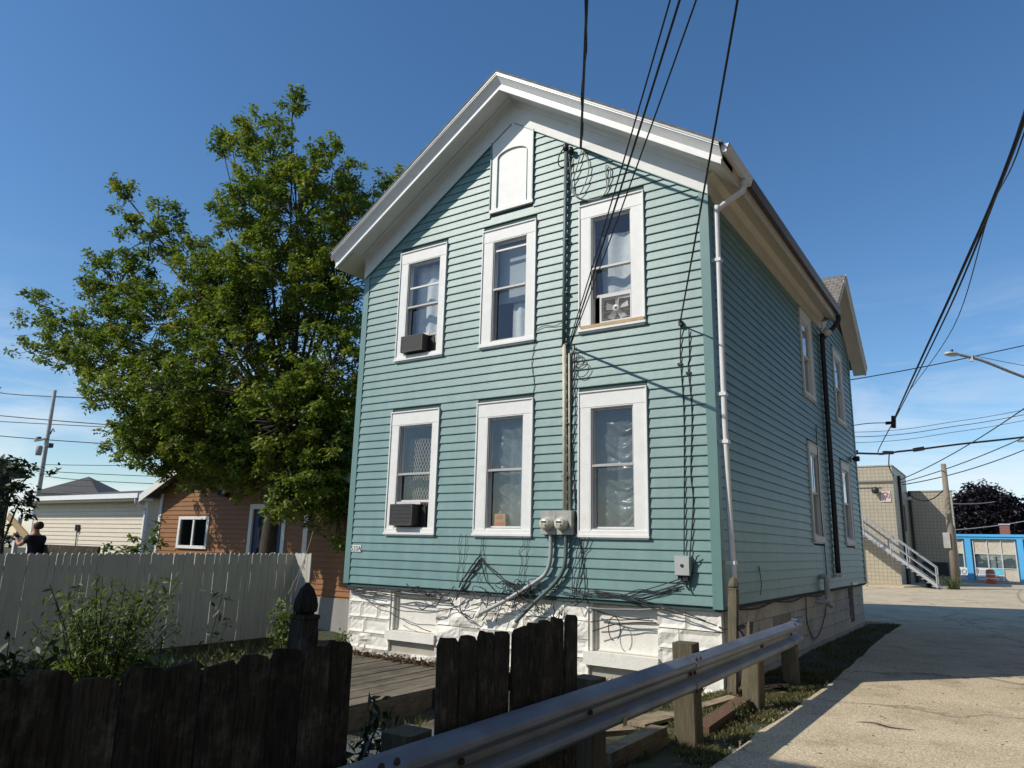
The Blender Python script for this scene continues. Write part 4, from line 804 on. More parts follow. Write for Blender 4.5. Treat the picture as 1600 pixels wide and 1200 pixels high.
mb = MB()
for i in range(9): hang(0.1 + i * 0.3, 0.83, 1.2 + i * 1.1, 0.80, 0.04, -0.02, 0.03, 0.006) if False else None
for i, y0 in enumerate((0.6, 2.8, 5.0)):
    P = [(W - 0.05 - 0.02 * math.sin(k_), y0 + k_ * 0.25, 0.80 - 0.05 * math.sin(math.pi * k_ / 9)) for k_ in range(10)]; mb.tube(P, 0.011, 5)
mb.tube(bez((W - 0.03, 4.9, 0.8), (W - 0.05, 5.0, 0.3), (W - 0.05, 5.6, 0.0), (W - 0.04, 6.4, 0.3), (W + 0.03, 6.6, 1.0), (W + 0.04, 6.4, 2.5), (W + 0.04, 6.5, 4.2)), 0.009, 5)
mb.tube(bez((W + 0.03, 1.7, 1.36), (W + 0.05, 1.72, 1.1), (W + 0.05, 1.62, 0.95)), 0.006, 5)
tag(mb.build('cable', M['cable'], None, True), 'black cables drooping along the side foundation', 'cable')

# overhead service wires to a pole behind the viewer's right shoulder
PT = (12.6, -12.4, 9.2)
wire('service_cable', sag((4.77, -0.06, 7.95), (11.0, -10.94, 9.15), 0.10, 24), 0.020, 'twisted service cable rising from the gable soffit', group='overhead cables')
wire('service_cable', [Vector(p) + Vector((0.03 * math.sin(i * 1.1), 0, 0.03 * math.cos(i * 1.1))) for i, p in enumerate(sag((4.77, -0.06, 7.95), (11.0, -10.94, 9.15), 0.10, 40))], 0.009, 'thin strand wound round the gable service cable', group='overhead cables')
for k_, (dx, dz, r_) in enumerate(((0, 0, 0.011), (-0.03, 0.05, 0.008), (0.09, 0.02, 0.008))):
    wire('service_cable', sag((4.60 + dx * 0.5, -0.07 - 0.02 * k_, 4.64), (12.95 + dx * 4, -11.0, 7.75 + dz * 3), 0.22, 26), r_, ['thick', 'middle', 'thin'][k_] + ' black service cable crossing in front of the upper right window', group='overhead cables')
wire('service_cable', sag((6.385, -0.07, 4.72), (12.1, -11.5, 8.1), 0.12, 24), 0.011, 'single black wire down to the bracket by the right corner', group='overhead cables')
pol = thing('utility_pole', 'wooden utility pole carrying the overhead service cables', 'utility pole', (12.9, -12.6, -0.1))
mb = MB(); mb.tube([(12.9, -12.6, -0.2), (12.9, -12.6, 10.5)], [0.17, 0.12], 12); mb.build('pole', M['pole'], pol, True)
mb = MB(); mb.obox((12.7, -12.3, 9.3), 2.8, 0.1, 0.12, (0, 0, R(40))); mb.build('crossarm', M['pole'], pol)

# ------------------------------------------------------------------ dark picket fence beside the alley
def picketmesh(wd, h, th, ear, seed):
    mb = MB(); r = random.Random(seed); j = lambda a: r.uniform(-a, a)
    out = [(-wd / 2, 0), (wd / 2, 0), (wd / 2 + j(0.003), h * 0.5), (wd / 2 + j(0.003), h - ear + j(0.01)), (wd / 2 - ear * 0.75, h + j(0.012)), (j(0.01), h + j(0.006)), (-wd / 2 + ear * 0.75, h + j(0.012)), (-wd / 2 + j(0.003), h - ear + j(0.01)), (-wd / 2 + j(0.003), h * 0.5)]
    mb.prism([(-th / 2, a, b) for a, b in out][::-1], [(th / 2, a, b) for a, b in out][::-1]); return mb
def picketset(n, wd, h, th, ear, m, name='picket'): return [picketmesh(wd, h, th, ear, i).mesh(name, m) for i in range(n)]
random.seed(31)
FX = 7.44
pk = picketset(5, 0.1465, 1.52, 0.02, 0.03, M['wood_dark'])
fl_ = thing('picket_fence', 'dark weathered picket fence filling the lower left corner', 'fence', (FX, -8.0, -0.35))
y = -8.44 - 3 * 0.15
while y < -7.12:
    place('picket', random.choice(pk), fl_, (FX + random.uniform(-0.012, 0.012), y + 0.075, 1.125 - 1.52 + random.uniform(-0.015, 0.012) + (0.02 if y < -8.3 else 0)), (R(random.uniform(-0.35, 0.35)), R(random.uniform(-0.5, 0.5)), R(random.uniform(-1.5, 1.5))))
    y += 0.15
mb = MB(); mb.box(FX - 0.06, FX - 0.018, -9.0, -7.12, 0.72, 0.81); mb.build('rail', M['wood_dark'], fl_); mb = MB(); mb.box(FX - 0.06, FX - 0.018, -9.0, -7.12, -0.05, 0.04); mb.build('rail', M['wood_dark'], fl_)
mb = MB(); mb.box(FX - 0.15, FX - 0.061, -7.25, -7.16, -0.6, 1.05); mb.build('post', M['wood_dark'], fl_)
fr_ = thing('picket_fence', 'short dark picket fence section standing before the foundation', 'fence', (FX, -5.8, -0.35))
tops = [1.083, 1.088, 1.085, 1.085, 1.095, 1.105, 1.105, 1.115, 1.12]
pk2 = picketset(5, 0.155, 1.52, 0.02, 0.032, M['wood_dark'])
for i in range(9):
    place('picket', pk2[(i * 2) % 5], fr_, (FX + random.uniform(-0.010, 0.010), -6.47 + 0.16 * (i + 0.5), tops[i] - 1.52 + random.uniform(-0.006, 0.006)), (R(random.uniform(-0.3, 0.3) + (1.2 if i == 0 else 0)), R(random.uniform(-0.4, 0.4)), R(random.uniform(-1.5, 1.5))))
mb = MB(); mb.box(FX - 0.06, FX - 0.018, -6.45, -5.0, 0.74, 0.83); mb.build('rail', M['wood_dark'], fr_); mb = MB(); mb.box(FX - 0.06, FX - 0.018, -6.45, -5.0, -0.05, 0.04); mb.build('rail', M['wood_dark'], fr_)
for yy in (-6.3, -5.2):
    mb = MB(); mb.box(FX - 0.151, FX - 0.061, yy, yy + 0.09, -0.7, 0.9); mb.build('post', M['wood_dark'], fr_)

def finial(name, loc, h, wd, label, m, tilt=(0, 0, 0)):
    t = thing(name, label, 'post', loc); s = wd / 2
    mb = MB(); prof = [(s, 0), (s, h - wd * 2.3), (s * 0.93, h - wd * 2.25), (s * 0.93, h - wd * 1.75), (s * 1.04, h - wd * 1.68), (s * 1.04, h - wd * 1.55), (s * 0.8, h - wd * 1.5)]
    def ring(r, z): return [(-r, -r, z), (r, -r, z), (r, r, z), (-r, r, z)]
    V = []; F = []
    for r, z in prof: V += ring(r, z)
    for i in range(len(prof) - 1):
        for j in range(4): F.append((i * 4 + j, i * 4 + (j + 1) % 4, i * 4 + 4 + (j + 1) % 4, i * 4 + 4 + j))
    F.append((3, 2, 1, 0)); mb.add(V, F); a = place('shaft', mb.mesh('shaft', m), None, (0, 0, 0)); a.parent = t
    mb = MB(); cp = [(s * 0.8, h - wd * 1.5), (s * 0.85, h - wd * 1.42), (s * 1.08, h - wd * 1.34), (s * 1.12, h - wd * 1.1), (s * 0.98, h - wd * 0.75), (s * 0.62, h - wd * 0.3), (s * 0.25, h - 0.01), (s * 0.1, h)]
    V = []; F = []
    for r, z in cp:
        for q in range(8):
            a_ = math.pi / 8 + q * math.pi / 4; V.append((1.12 * r * math.cos(a_), 1.12 * r * math.sin(a_), z))
    for i in range(len(cp) - 1):
        for j in range(8): F.append((i * 8 + j, i * 8 + (j + 1) % 8, i * 8 + 8 + (j + 1) % 8, i * 8 + 8 + j))
    F.append(tuple(range(56, 64))); F.append(tuple(range(8))[::-1]); mb.add(V, F); b = place('finial', mb.mesh('finial', m), None); b.parent = t
    t.rotation_euler = tilt; return t
finial('fence_post', (6.68, -6.72, -0.6), 1.94, 0.112, 'dark post with acorn finial behind the left picket fence', M['wood_dark'])
finial('fence_post', (7.0, -0.34, -0.32), 1.60, 0.105, 'weathered grey gate post with pointed finial at the house corner', M['wood_post'], (R(-9), 0, 0))
mb = MB(); mb.tube([(7.0, -0.16, 0.66), (6.85, -0.1, 0.60), (6.78, -0.05, 0.62)], 0.012, 6); mb.tube([(7.05, -0.2, 0.66), (7.1, -0.1, 0.55), (7.14, 0.0, 0.2)], 0.01, 6)
mb.tube([(7.05 + 0.075 * math.cos(q), -0.14 + 0.075 * math.sin(q), 0.655 + 0.01 * math.sin(2 * q)) for q in np.linspace(0, 6.28, 14)], 0.01, 6); tag(mb.build('cord', M['cable']), 'black cord tied round the leaning gate post', 'cord')
mb = MB(); mb.prism([(6.97, -0.02, -0.3), (7.06, -0.02, -0.3), (7.06, 0.0, -0.3), (6.97, 0.0, -0.3)], [(7.09, 0.12, 0.7), (7.16, 0.12, 0.7), (7.16, 0.14, 0.7), (7.09, 0.14, 0.7)]); tag(mb.build('board', M['wood_post']), 'grey slat leaning behind the gate post', 'board')

# ------------------------------------------------------------------ guard rail
gr = thing('guard_rail', 'galvanised steel guard rail on wooden posts along the alley', 'guard rail', (7.45, -3.0, -0.15))
prof = [(0.0, 0.312), (0.012, 0.316), (0.03, 0.306), (0.082, 0.268), (0.088, 0.255), (0.088, 0.232), (0.080, 0.218), (0.018, 0.180), (0.010, 0.168), (0.010, 0.146), (0.018, 0.134), (0.080, 0.096), (0.088, 0.082), (0.088, 0.06), (0.082, 0.046), (0.030, 0.010), (0.012, 0.0), (0.0, 0.004)]
def beam(x, z, y0, y1, dx=0.0, x_end=None, z_end=None, n_=16):
    mb = MB(); V = []; F = []; k = len(prof); pr = [(a, b) for a, b in prof] + [(a - 0.005, b) for a, b in prof[::-1]]; k = len(pr)
    for i in range(n_ + 1):
        t = i / n_; yy = y0 + (y1 - y0) * t; xx = x + ((x_end if x_end is not None else x) - x) * t; zz = z + ((z_end if z_end is not None else z) - z) * t
        for a, b in pr: V.append((xx + a + dx, yy, zz + b))
    for i in range(n_):
        for j in range(k): F.append((i * k + j, (i + 1) * k + j, (i + 1) * k + (j + 1) % k, i * k + (j + 1) % k))
    h_ = k // 2
    for o_ in (0, n_ * k):
        for j in range(h_ - 1): F.append((o_ + j, o_ + j + 1, o_ + k - 2 - j, o_ + k - 1 - j))
    mb.add(V, F); return mb
RX = 7.49
beam(RX, 0.328, -9.3, -6.85, 0.006).build('beam', M['galv'], gr); beam(RX, 0.332, -7.05, -2.93, 0.0, None, 0.352).build('beam', M['galv'], gr); beam(RX, 0.350, -3.12, 0.62, 0.006, None, 0.385).build('beam', M['galv'], gr)
beam(RX, 0.383, 0.42, 1.0, 0.012, RX - 0.03, 0.395, 8).build('end_piece', M['galv'], gr)
mb = MB(); mb.prism([(RX - 0.02, 0.75, 0.72), (RX + 0.05, 0.75, 0.70), (RX + 0.05, 1.3, 0.74)], [(RX - 0.02, 0.75, 0.726), (RX + 0.05, 0.75, 0.706), (RX + 0.05, 1.3, 0.746)]); mb.build('end_plate', M['galv'], gr)
for yy, zz in ((-7.0, 0.328), (-6.9, 0.328), (-6.35, 0.335), (-3.08, 0.352), (-2.98, 0.352), (-4.95, 0.342), (-0.84, 0.37), (0.55, 0.384)):
    for pz, px in ((0.157, 0.012), (0.287, 0.064), (0.029, 0.064)) if yy in (-3.08, -2.98, -7.0, -6.9, 0.55) else ((0.157, 0.012),):
        mb = MB(); mb.lathe([(0.017, 0), (0.018, 0.008), (0.010, 0.016), (0.002, 0.018)], (RX + px + 0.006, yy, zz + pz), 'x', 10); mb.build('bolt', M['rust'], gr, True)
for (px, py, w_, hh, tz) in ((7.36, -6.6, 0.19, 0.66, 0.4), (7.38, -4.75, 0.19, 0.68, -0.6), (7.375, -2.80, 0.20, 0.735, 0.5), (7.40, -0.84, 0.19, 0.60, -1.5), (7.36, 1.05, 0.19, 0.62, 0.6)):
    mb = MB(); a = w_ / 2; c = 0.012
    ring = lambda z, s: [(-a * s + c, -a * s, z), (a * s - c, -a * s, z), (a * s, -a * s + c, z), (a * s, a * s - c, z), (a * s - c, a * s, z), (-a * s + c, a * s, z), (-a * s, a * s - c, z), (-a * s, -a * s + c, z)]
    mb.prism(ring(-0.6, 1.03)[::-1], ring(hh, 0.98)[::-1]); place('post', mb.mesh('post', M['wood_post']), gr, (px, py, 0.0), (R(tz), R(-tz), R(tz * 3)))
mb = MB(); mb.box(RX + 0.09, RX + 0.0925, -4.6, -4.54, 0.36 , 0.42); mb.build('reflector_tab', M['raw_wood'], gr)

# ------------------------------------------------------------------ loose timber round the posts
def timber(loc, size, rot, m, label, name='timber', group=None):
    t = MB(); t.obox((0, 0, 0), *size); me = t.mesh(name, m)
    return tag(place(name, me, None, loc, tuple(R(a) for a in rot)), label, 'timber', group)
timber((7.33, -1.68, -0.105), (0.15, 1.42, 0.15), (1.5, 2, 1), M['timber_red'], 'squared brown landscape timber lying between two guard rail posts')
timber((7.11, -3.42, -0.08), (0.16, 0.95, 0.15), (3, -3, -6), M['plank'], 'thick grey timber end at the bottom edge of the picture')
timber((6.72, -2.08, -0.13), (0.34, 0.62, 0.03), (2, -4, -18), M['plank'], 'pale flat board on the grass behind the nearest visible post')
timber((6.55, -2.62, -0.17), (0.16, 0.4, 0.05), (0, 5, -35), M['plank'], 'short pale board offcut beside the lumber pile')
timber((6.95, -1.25, -0.12), (0.14, 1.3, 0.05), (2, 0, -14), M['plank'], 'grey plank lying half hidden under the guard rail')
timber((7.24, 0.05, -0.12), (0.34, 0.5, 0.03), (3, 4, -20), M['timber_red'], 'flat reddish board by the middle guard rail post')
timber((7.22, 0.75, -0.11), (0.30, 0.35, 0.03), (0, -4, 25), M['wood_dark'], 'dark flat board in the shade below the rail end')
random.seed(9)
names_ = ['topmost', 'second', 'third', 'fourth', 'fifth', 'sixth', 'lowest']
for i in range(7):
    timber((6.68 + 0.03 * i + random.uniform(-0.05, 0.05), -3.0 - 0.22 * i + random.uniform(-0.05, 0.05), -0.20 - 0.02 * i), (0.22, 0.9, 0.04), (random.uniform(-3, 3), random.uniform(-5, 5), random.uniform(70, 95)), M['wood_dark'], names_[i] + ' dark board of the lumber pile seen under the rail', 'board', 'dark lumber pile')

# ------------------------------------------------------------------ old deck in front of the foundation
dk = thing('deck', 'low weathered plank deck in front of the foundation', 'deck', (2.0, -1.7, -0.6))
x = 0.35; i = 0; random.seed(4)
bm = []
for v in range(4):
    t = MB(); t.box(-0.068, 0.068, -1.5, 1.5, -0.014, 0.014); bm.append(t.mesh('plank', M['deck']))
while x < 3.5:
    place('plank', bm[i % 4], dk, (x, -1.78 + random.uniform(-0.04, 0.04), -0.285 + random.uniform(-0.006, 0.006)), (R(random.uniform(-0.3, 0.3)), R(random.uniform(-1.5, 1.5)), R(random.uniform(-0.4, 0.4)))); x += 0.145; i += 1
mb = MB(); mb.box(3.44, 3.48, -3.26, -0.3, -0.56, -0.302); mb.build('rim_board', M['deck'], dk); mb = MB(); mb.box(0.3, 3.439, -3.25, -3.21, -0.56, -0.302); mb.build('rim_board', M['deck'], dk)
for xx in (0.4, 1.9, 3.3):
    mb = MB(); mb.box(xx, xx + 0.1, -3.2, -3.1, -0.9, -0.303); mb.build('leg', M['deck'], dk)
random.seed(14)
timber((4.0, -2.2, -0.55), (0.2, 1.9, 0.04), (2, 6, 4), M['deck'], 'grey plank fallen at the foot of the deck', 'board')
timber((4.25, -2.9, -0.56), (0.3, 1.2, 0.03), (-3, -6, -20), M['plank'], 'broken pale board leaning below the deck edge', 'board')
mb = MB(); t_ = thing('tarpaulin', 'crumpled grey-blue tarpaulin below the deck edge', 'tarpaulin', (4.6, -3.1, -0.6))
V = []; 
for j in range(15):
    for i in range(19):
        V.append((3.7 + i * 0.1, -3.9 + j * 0.11, -0.55 + 0.10 * noise.noise(Vector((i * 0.35, j * 0.4, 2))) + 0.05 * noise.noise(Vector((i * 0.9, j * 0.8, 5)))))
mb.add(V, [(j * 19 + i, j * 19 + i + 1, (j + 1) * 19 + i + 1, (j + 1) * 19 + i) for j in range(14) for i in range(18)]); mb.build('sheet', mat('tarpaulin', (0.10, 0.115, 0.12), 0.5, var=0.2), t_, True)

# ------------------------------------------------------------------ leaf meshes
def leafcloud(P, size, rng, droop=0.35, asp=0.5, up=0.6):
    """one kite-shaped folded leaf at every point of P; returns verts, faces, tint"""
    n = len(P); P = np.asarray(P)
    nrm = rng.normal(size=(n, 3)); nrm[:, 2] = np.abs(nrm[:, 2]) + up; nrm /= np.linalg.norm(nrm, axis=1)[:, None]
    d = rng.normal(size=(n, 3)); d[:, 2] -= droop; d -= nrm * (d * nrm).sum(1)[:, None]; d /= np.linalg.norm(d, axis=1)[:, None] + 1e-9
    b = np.cross(nrm, d); s = size * rng.uniform(0.6, 1.25, n)[:, None]
    v0 = P; v1 = P + d * s * 0.45 + b * s * asp * 0.5 + nrm * s * 0.08; v2 = P + d * s; v3 = P + d * s * 0.45 - b * s * asp * 0.5 + nrm * s * 0.08
    V = np.stack([v0, v1, v2, v3], 1).reshape(-1, 3)
    return V, n
def leafobj(name, P, size, m, parent=None, tint=None, seed=1, **kw):
    rng = np.random.default_rng(seed); V, n = leafcloud(P, size, rng, **kw)
    me = bpy.data.meshes.new(name); idx = np.arange(n) * 4
    loops = np.stack([idx, idx + 1, idx + 2, idx, idx + 2, idx + 3], 1).reshape(-1)
    me.vertices.add(len(V)); me.vertices.foreach_set('co', V.astype(np.float32).reshape(-1)); me.loops.add(len(loops)); me.loops.foreach_set('vertex_index', loops.astype(np.int32))
    me.polygons.add(n * 2); me.polygons.foreach_set('loop_start', (np.arange(n * 2) * 3).astype(np.int32)); me.polygons.foreach_set('loop_total', np.full(n * 2, 3, np.int32))
    t = rng.beta(2.2, 2.6, n) if tint is None else np.clip(tint + rng.normal(0, 0.13, n), 0, 1)
    at = me.attributes.new('tint', 'FLOAT', 'POINT'); at.data.foreach_set('value', np.repeat(t, 4).astype(np.float32))
    me.update(); me.validate(); me.materials.append(m); return place(name, me, parent)

def make_tree(name, label, base, lobes, leafsize, m, dens, seed, trunk_r, limb_from, group=None, cl_r=0.36, bark=M['bark'], trunkpts=None, per=42):
    rng = np.random.default_rng(seed); rd = random.Random(seed)
    t = thing(name, label, 'tree', base, group)
    mb = MB(); B = Vector(base)
    tp = trunkpts or [B, B + Vector((0.05, 0, 1.0)), Vector(limb_from)]
    mb.tube(bez(*tp, n=5), [trunk_r * (1.25 - 0.55 * i / (5 * (len(tp) - 1))) for i in range(5 * (len(tp) - 1) + 1)], 10)
    start = Vector(tp[-1]); P = []; T = []
    for (c, r) in lobes:
        c = Vector(c); mid = start.lerp(c, 0.5) + Vector((rd.uniform(-.2, .2), rd.uniform(-.2, .2), 0.25)); L_ = (c - start).length
        s0 = start if rd.random() < 0.6 else start - Vector((0, 0, 0.4))
        r0 = min(trunk_r * 0.55, 0.03 + 0.022 * max(r)) ; mb.tube(bez(s0, mid, c, n=6), [r0 * (1 - 0.75 * i / 12) for i in range(13)], 6)
        vol = r[0] * r[1] * r[2]; nc = max(5, int(dens * (vol ** 0.72)))
        for _ in range(nc):
            q = rng.normal(size=3); q /= np.linalg.norm(q); rad = rng.uniform(0.35, 1.0) ** 0.55 * (1 + 0.22 * noise.noise(Vector((q[0] * 2.2, q[1] * 2.2, q[2] * 2.2 + seed))))
            cc = np.array(c) + q * rad * np.array(r)
            # a spray: short twig with leaves strung along it, tip drooping outward
            out = Vector(q); out.z = out.z * 0.6 + 0.25; tip = Vector(cc) + out.normalized() * cl_r * rd.uniform(0.7, 1.5)
            if rd.random() < 0.5: mb.tube([c.lerp(Vector(cc), 0.25), c.lerp(Vector(cc), 0.7) + Vector((0, 0, 0.05)), Vector(cc), tip], [0.018, 0.012, 0.008, 0.003], 3, False)
            k = int(per * rd.uniform(0.6, 1.4)); u = rng.uniform(0, 1, k) ** 0.8
            pts = np.array(cc)[None] * (1 - u[:, None]) + np.array(tip)[None] * u[:, None] + rng.normal(size=(k, 3)) * cl_r * np.array([0.40, 0.40, 0.30]) * (1.1 - 0.65 * u[:, None])
            pts[:, 2] -= 0.12 * cl_r * rng.uniform(0, 1, k); P.append(pts)
            T.append(np.full(k, np.clip(rng.normal(0.42, 0.17) + 0.10 * (u.mean() - 0.5), 0, 1)))
    mb.build('trunk', bark, t, True)
    leafobj('crown', np.concatenate(P), leafsize, m, t, np.concatenate(T), seed, droop=0.7, asp=0.48); return t
LOBES = [((-3.82, 1.2, 9.26), (1.61, 1.48, 1.34)), ((-4.79, 1.0, 11.02), (0.71, 0.82, 0.9)), ((-5.46, 0.8, 12.04), (0.4, 0.5, 0.57)), ((-6.01, 0.6, 11.65), (0.45, 0.32, 0.2)), ((-6.37, 0.5, 11.86), (0.25, 0.21, 0.17)), ((-4.46, 1.2, 12.3), (0.2, 0.29, 0.37)), ((-4.48, 1.2, 12.78), (0.16, 0.2, 0.17)), ((-3.15, 1.6, 10.56), (0.54, 0.7, 0.83)), ((-2.68, 1.8, 9.49), (0.41, 0.58, 0.71)), ((-2.31, 2.6, 10.08), (0.31, 0.45, 0.55)), ((-1.99, 2.8, 10.53), (0.14, 0.2, 0.2)), ((-4.94, 0.6, 9.64), (0.81, 0.69, 0.58)), ((-5.65, 0.4, 9.38), (0.31, 0.21, 0.13)), ((-3.92, 1.0, 7.47), (1.84, 1.43, 1.07)), ((-2.58, 1.6, 7.41), (0.87, 1.11, 1.29)), ((-5.43, 0.4, 7.47), (1.16, 1.05, 0.94)), ((-8.35, 0.0, 9.32), (0.49, 0.72, 0.89)), ((-9.34, -0.2, 10.67), (0.19, 0.32, 0.43)), ((-9.7, -0.2, 11.03), (0.13, 0.2, 0.14)), ((-7.72, 0.1, 9.76), (0.29, 0.37, 0.44)), ((-6.7, 0.3, 8.62), (0.35, 0.4, 0.43)), ((-9.35, -0.1, 8.12), (0.95, 0.82, 0.69)), ((-10.36, -0.3, 8.95), (0.38, 0.31, 0.25)), ((-11.01, -0.3, 7.04), (1.07, 0.78, 0.53)), ((-12.45, -0.5, 6.6), (0.7, 0.43, 0.2)), ((-12.89, -0.5, 7.85), (0.22, 0.35, 0.45)), ((-13.29, -0.5, 8.41), (0.14, 0.2, 0.17)), ((-7.6, 0.2, 6.93), (1.68, 1.29, 0.95)), ((-9.3, -0.1, 6.14), (1.26, 0.87, 0.54)), ((-4.7, 0.7, 5.83), (1.82, 1.46, 1.14)), ((-2.23, 1.2, 5.26), (0.85, 0.98, 1.07)), ((-7.65, 0.3, 5.19), (1.21, 0.93, 0.68)), ((-8.55, 0.3, 4.02), (0.75, 0.56, 0.39)), ((-5.42, 0.5, 4.54), (1.45, 1.15, 0.88)), ((-7.37, 0.5, 3.74), (0.5, 0.54, 0.57)), ((-2.85, 0.7, 4.08), (1.47, 1.23, 1.01)), ((-1.73, 1.0, 3.63), (0.59, 0.76, 0.89)), ((-7.63, 0.4, 4.38), (0.66, 0.66, 0.64)), ((-4.67, 0.8, 3.4), (1.06, 0.75, 0.47)), ((-2.19, 0.8, 2.82), (0.81, 0.64, 0.49)), ((-10.33, -0.2, 5.84), (0.66, 0.44, 0.24)), ((-6.53, 0.9, 3.19), (0.57, 0.41, 0.28)), ((-5.76, 1.1, 3.02), (0.56, 0.37, 0.22)), ((-3.61, 0.9, 3.08), (0.79, 0.57, 0.37)), ((-2.76, 1.3, 3.59), (0.96, 0.96, 0.94)), ((-2.53, 1.5, 4.47), (0.76, 0.95, 1.1)), ((-2.31, 1.3, 2.38), (0.7, 0.56, 0.44)), ((-4.27, 1.2, 2.69), (0.71, 0.47, 0.27)), ((-1.91, 1.5, 2.19), (0.33, 0.5, 0.63)), ((-2.12, 0.3, 2.25), (0.47, 0.37, 0.29)), ((-6.82, 0.6, 3.64), (0.72, 0.62, 0.53)), ((-5.8, 0.6, 3.82), (0.84, 0.71, 0.58)), ((-5.07, 0.8, 3.65), (0.83, 0.68, 0.54)), ((-6.08, 0.3, 4.25), (0.92, 0.76, 0.61)), ((-6.6, 0.0, 3.79), (0.73, 0.64, 0.55)), ((-6.18, 0.5, 3.24), (0.62, 0.47, 0.34)), ((-7.29, -0.0, 4.38), (0.75, 0.65, 0.56)), ((-7.18, -1.0, 4.87), (0.72, 0.51, 0.33)), ((-4.87, 0.1, 3.73), (0.8, 0.7, 0.61)), ((-4.4, 0.5, 3.21), (0.76, 0.57, 0.4)), ((-4.7, -1.0, 4.62), (0.82, 0.68, 0.55)), ((-5.74, 0.9, 3.16), (0.63, 0.42, 0.25))]
make_tree('maple_tree', 'large leafy green tree beside the left edge of the teal house', (-3.55, 0.95, -0.35), LOBES, 0.125, M['leaf'], 84, 5, 0.155, (-3.1, 0.9, 4.2), trunkpts=[(-3.55, 0.95, -0.4), (-3.42, 0.92, 1.5), (-3.3, 0.9, 2.6), (-3.1, 0.9, 4.2)], cl_r=0.25, per=62)

# ------------------------------------------------------------------ white fence
wf = thing('privacy_fence', 'tall white-painted picket fence across the yard', 'fence', (-2.0, -2.5, -0.3))
random.seed(41); pw = picketset(6, 0.0935, 1.59, 0.018, 0.022, M['wfence'])
y = -6.9
while y < 0.42:
    place('picket', random.choice(pw), wf, (-2.0 + random.uniform(-0.004, 0.004), y + 0.05, -0.29 + random.uniform(-0.008, 0.008) + 0.006 * (y + 3)), (R(random.uniform(-0.22, 0.22)), 0, R(random.uniform(-1.5, 1.5)))); y += random.choice([0.0955, 0.097, 0.099, 0.100, 0.102, 0.105])
for zz in (0.02, 0.55, 1.05):
    mb = MB(); mb.box(-2.06, -2.018, -6.9, 0.42, zz, zz + 0.085); mb.build('rail', M['wfence'], wf)
yy = -6.4
while yy < 0.5:
    mb = MB(); mb.box(-2.15, -2.061, yy, yy + 0.09, -0.6, 1.2); mb.build('post', M['wfence'], wf); yy += 2.24
wr = thing('privacy_fence', 'short white fence return in shade at the far end', 'fence', (-1.7, 0.5, -0.3))
for i in range(5):
    place('picket', pw[i], wr, (-1.93 + i * 0.098, 0.47, -0.27 + random.uniform(-0.01, 0.01)), (0, 0, math.pi / 2))
mb = MB(); mb.box(-1.99, -1.49, 0.49, 0.53, 0.6, 0.69); mb.build('rail', M['wfence'], wr); mb = MB(); mb.box(-2.0, -1.98 + 0.09, 0.535, 0.62, -0.5, 1.31); mb.build('post', M['wfence'], wr)
mb = MB(); mb.box(-1.97, -1.93, -6.9, 0.35, -0.45, -0.24); tag(mb.build('edging_board', M['mossy']), 'mossy edging board along the foot of the white fence', 'board')
mb = MB(); mb.tube(bez((-1.6, -0.3, -0.3), (-1.5, -0.1, 0.4), (-1.35, 0.15, 1.15), (-1.25, 0.25, 1.75)), 0.008, 5); mb.tube(bez((-1.55, 0.1, 0.2), (-1.45, 0.15, 0.8), (-1.33, 0.18, 1.2)), 0.008, 5); mb.tube(bez((-1.33, 0.18, 1.15), (-1.28, 0.1, 1.1), (-1.25, 0.12, 1.02)), 0.006, 5)
tag(mb.build('dry_stalk', mat('dry stalk', (0.28, 0.24, 0.17), 0.9)), 'bare dry stalks tied together before the white fence', 'stalks')

# ------------------------------------------------------------------ shrubs behind the dark fence
def shrub(name, label, base, h, spread, nst, m, leaf, seed, per=36, asp=0.35, cat='shrub', lean=(0, 0), leafy=0.25, group='yard shrubs'):
    rd = random.Random(seed); rng = np.random.default_rng(seed); t = thing(name, label, cat, base, group); mb = MB(); P = []
    for i in range(nst):
        a = rd.uniform(0, 6.28); s = rd.uniform(0.2, 1) * spread; hh = h * rd.uniform(0.6, 1.0)
        p0 = Vector(base) + Vector((rd.uniform(-.1, .1), rd.uniform(-.1, .1), 0)); p2 = Vector(base) + Vector((s * math.cos(a) + lean[0], s * math.sin(a) + lean[1], hh)); p1 = p0.lerp(p2, 0.5) + Vector((0, 0, 0.15 * h))
        c = bez(p0, p1, p2, n=8); mb.tube(c, [0.009 * (1 - 0.7 * k / (len(c) - 1)) for k in range(len(c))], 4)
        for k in range(per):
            u = rd.uniform(leafy, 1); q = c[int(u * (len(c) - 1))]; P.append((q.x + rd.gauss(0, 0.055), q.y + rd.gauss(0, 0.055), q.z + rd.gauss(0, 0.04)))
    mb.build('stems', M['bark'], t); leafobj('foliage', np.array(P), leaf, m, t, seed=seed, asp=asp, droop=0.1, up=0.2); return t
shrub('shrub', 'bushy pale green shrub rising behind the left picket fence', (3.35, -6.05, -0.45), 1.68, 0.62, 60, M['leaf_shrub'], 0.075, 3, 60, 0.3)
shrub('shrub', 'leggy twig with sparse dark leaves beside the pale shrub', (4.25, -5.75, -0.5), 1.75, 0.14, 3, M['leaf_dark'], 0.085, 8, 22, 0.38, leafy=0.55, lean=(0.05, 0.25))
shrub('shrub', 'dark leafy bush at the left edge behind the picket fence', (3.9, -7.05, -0.45), 1.35, 0.45, 34, M['leaf_dark'], 0.085, 4, 40, 0.5)
shrub('shrub', 'low broad-leaved dark weed against the left picket fence', (5.9, -7.35, -0.45), 1.42, 0.34, 22, M['leaf_dark'], 0.10, 6, 14, 0.6, leafy=0.4, lean=(0.0, 0.3))
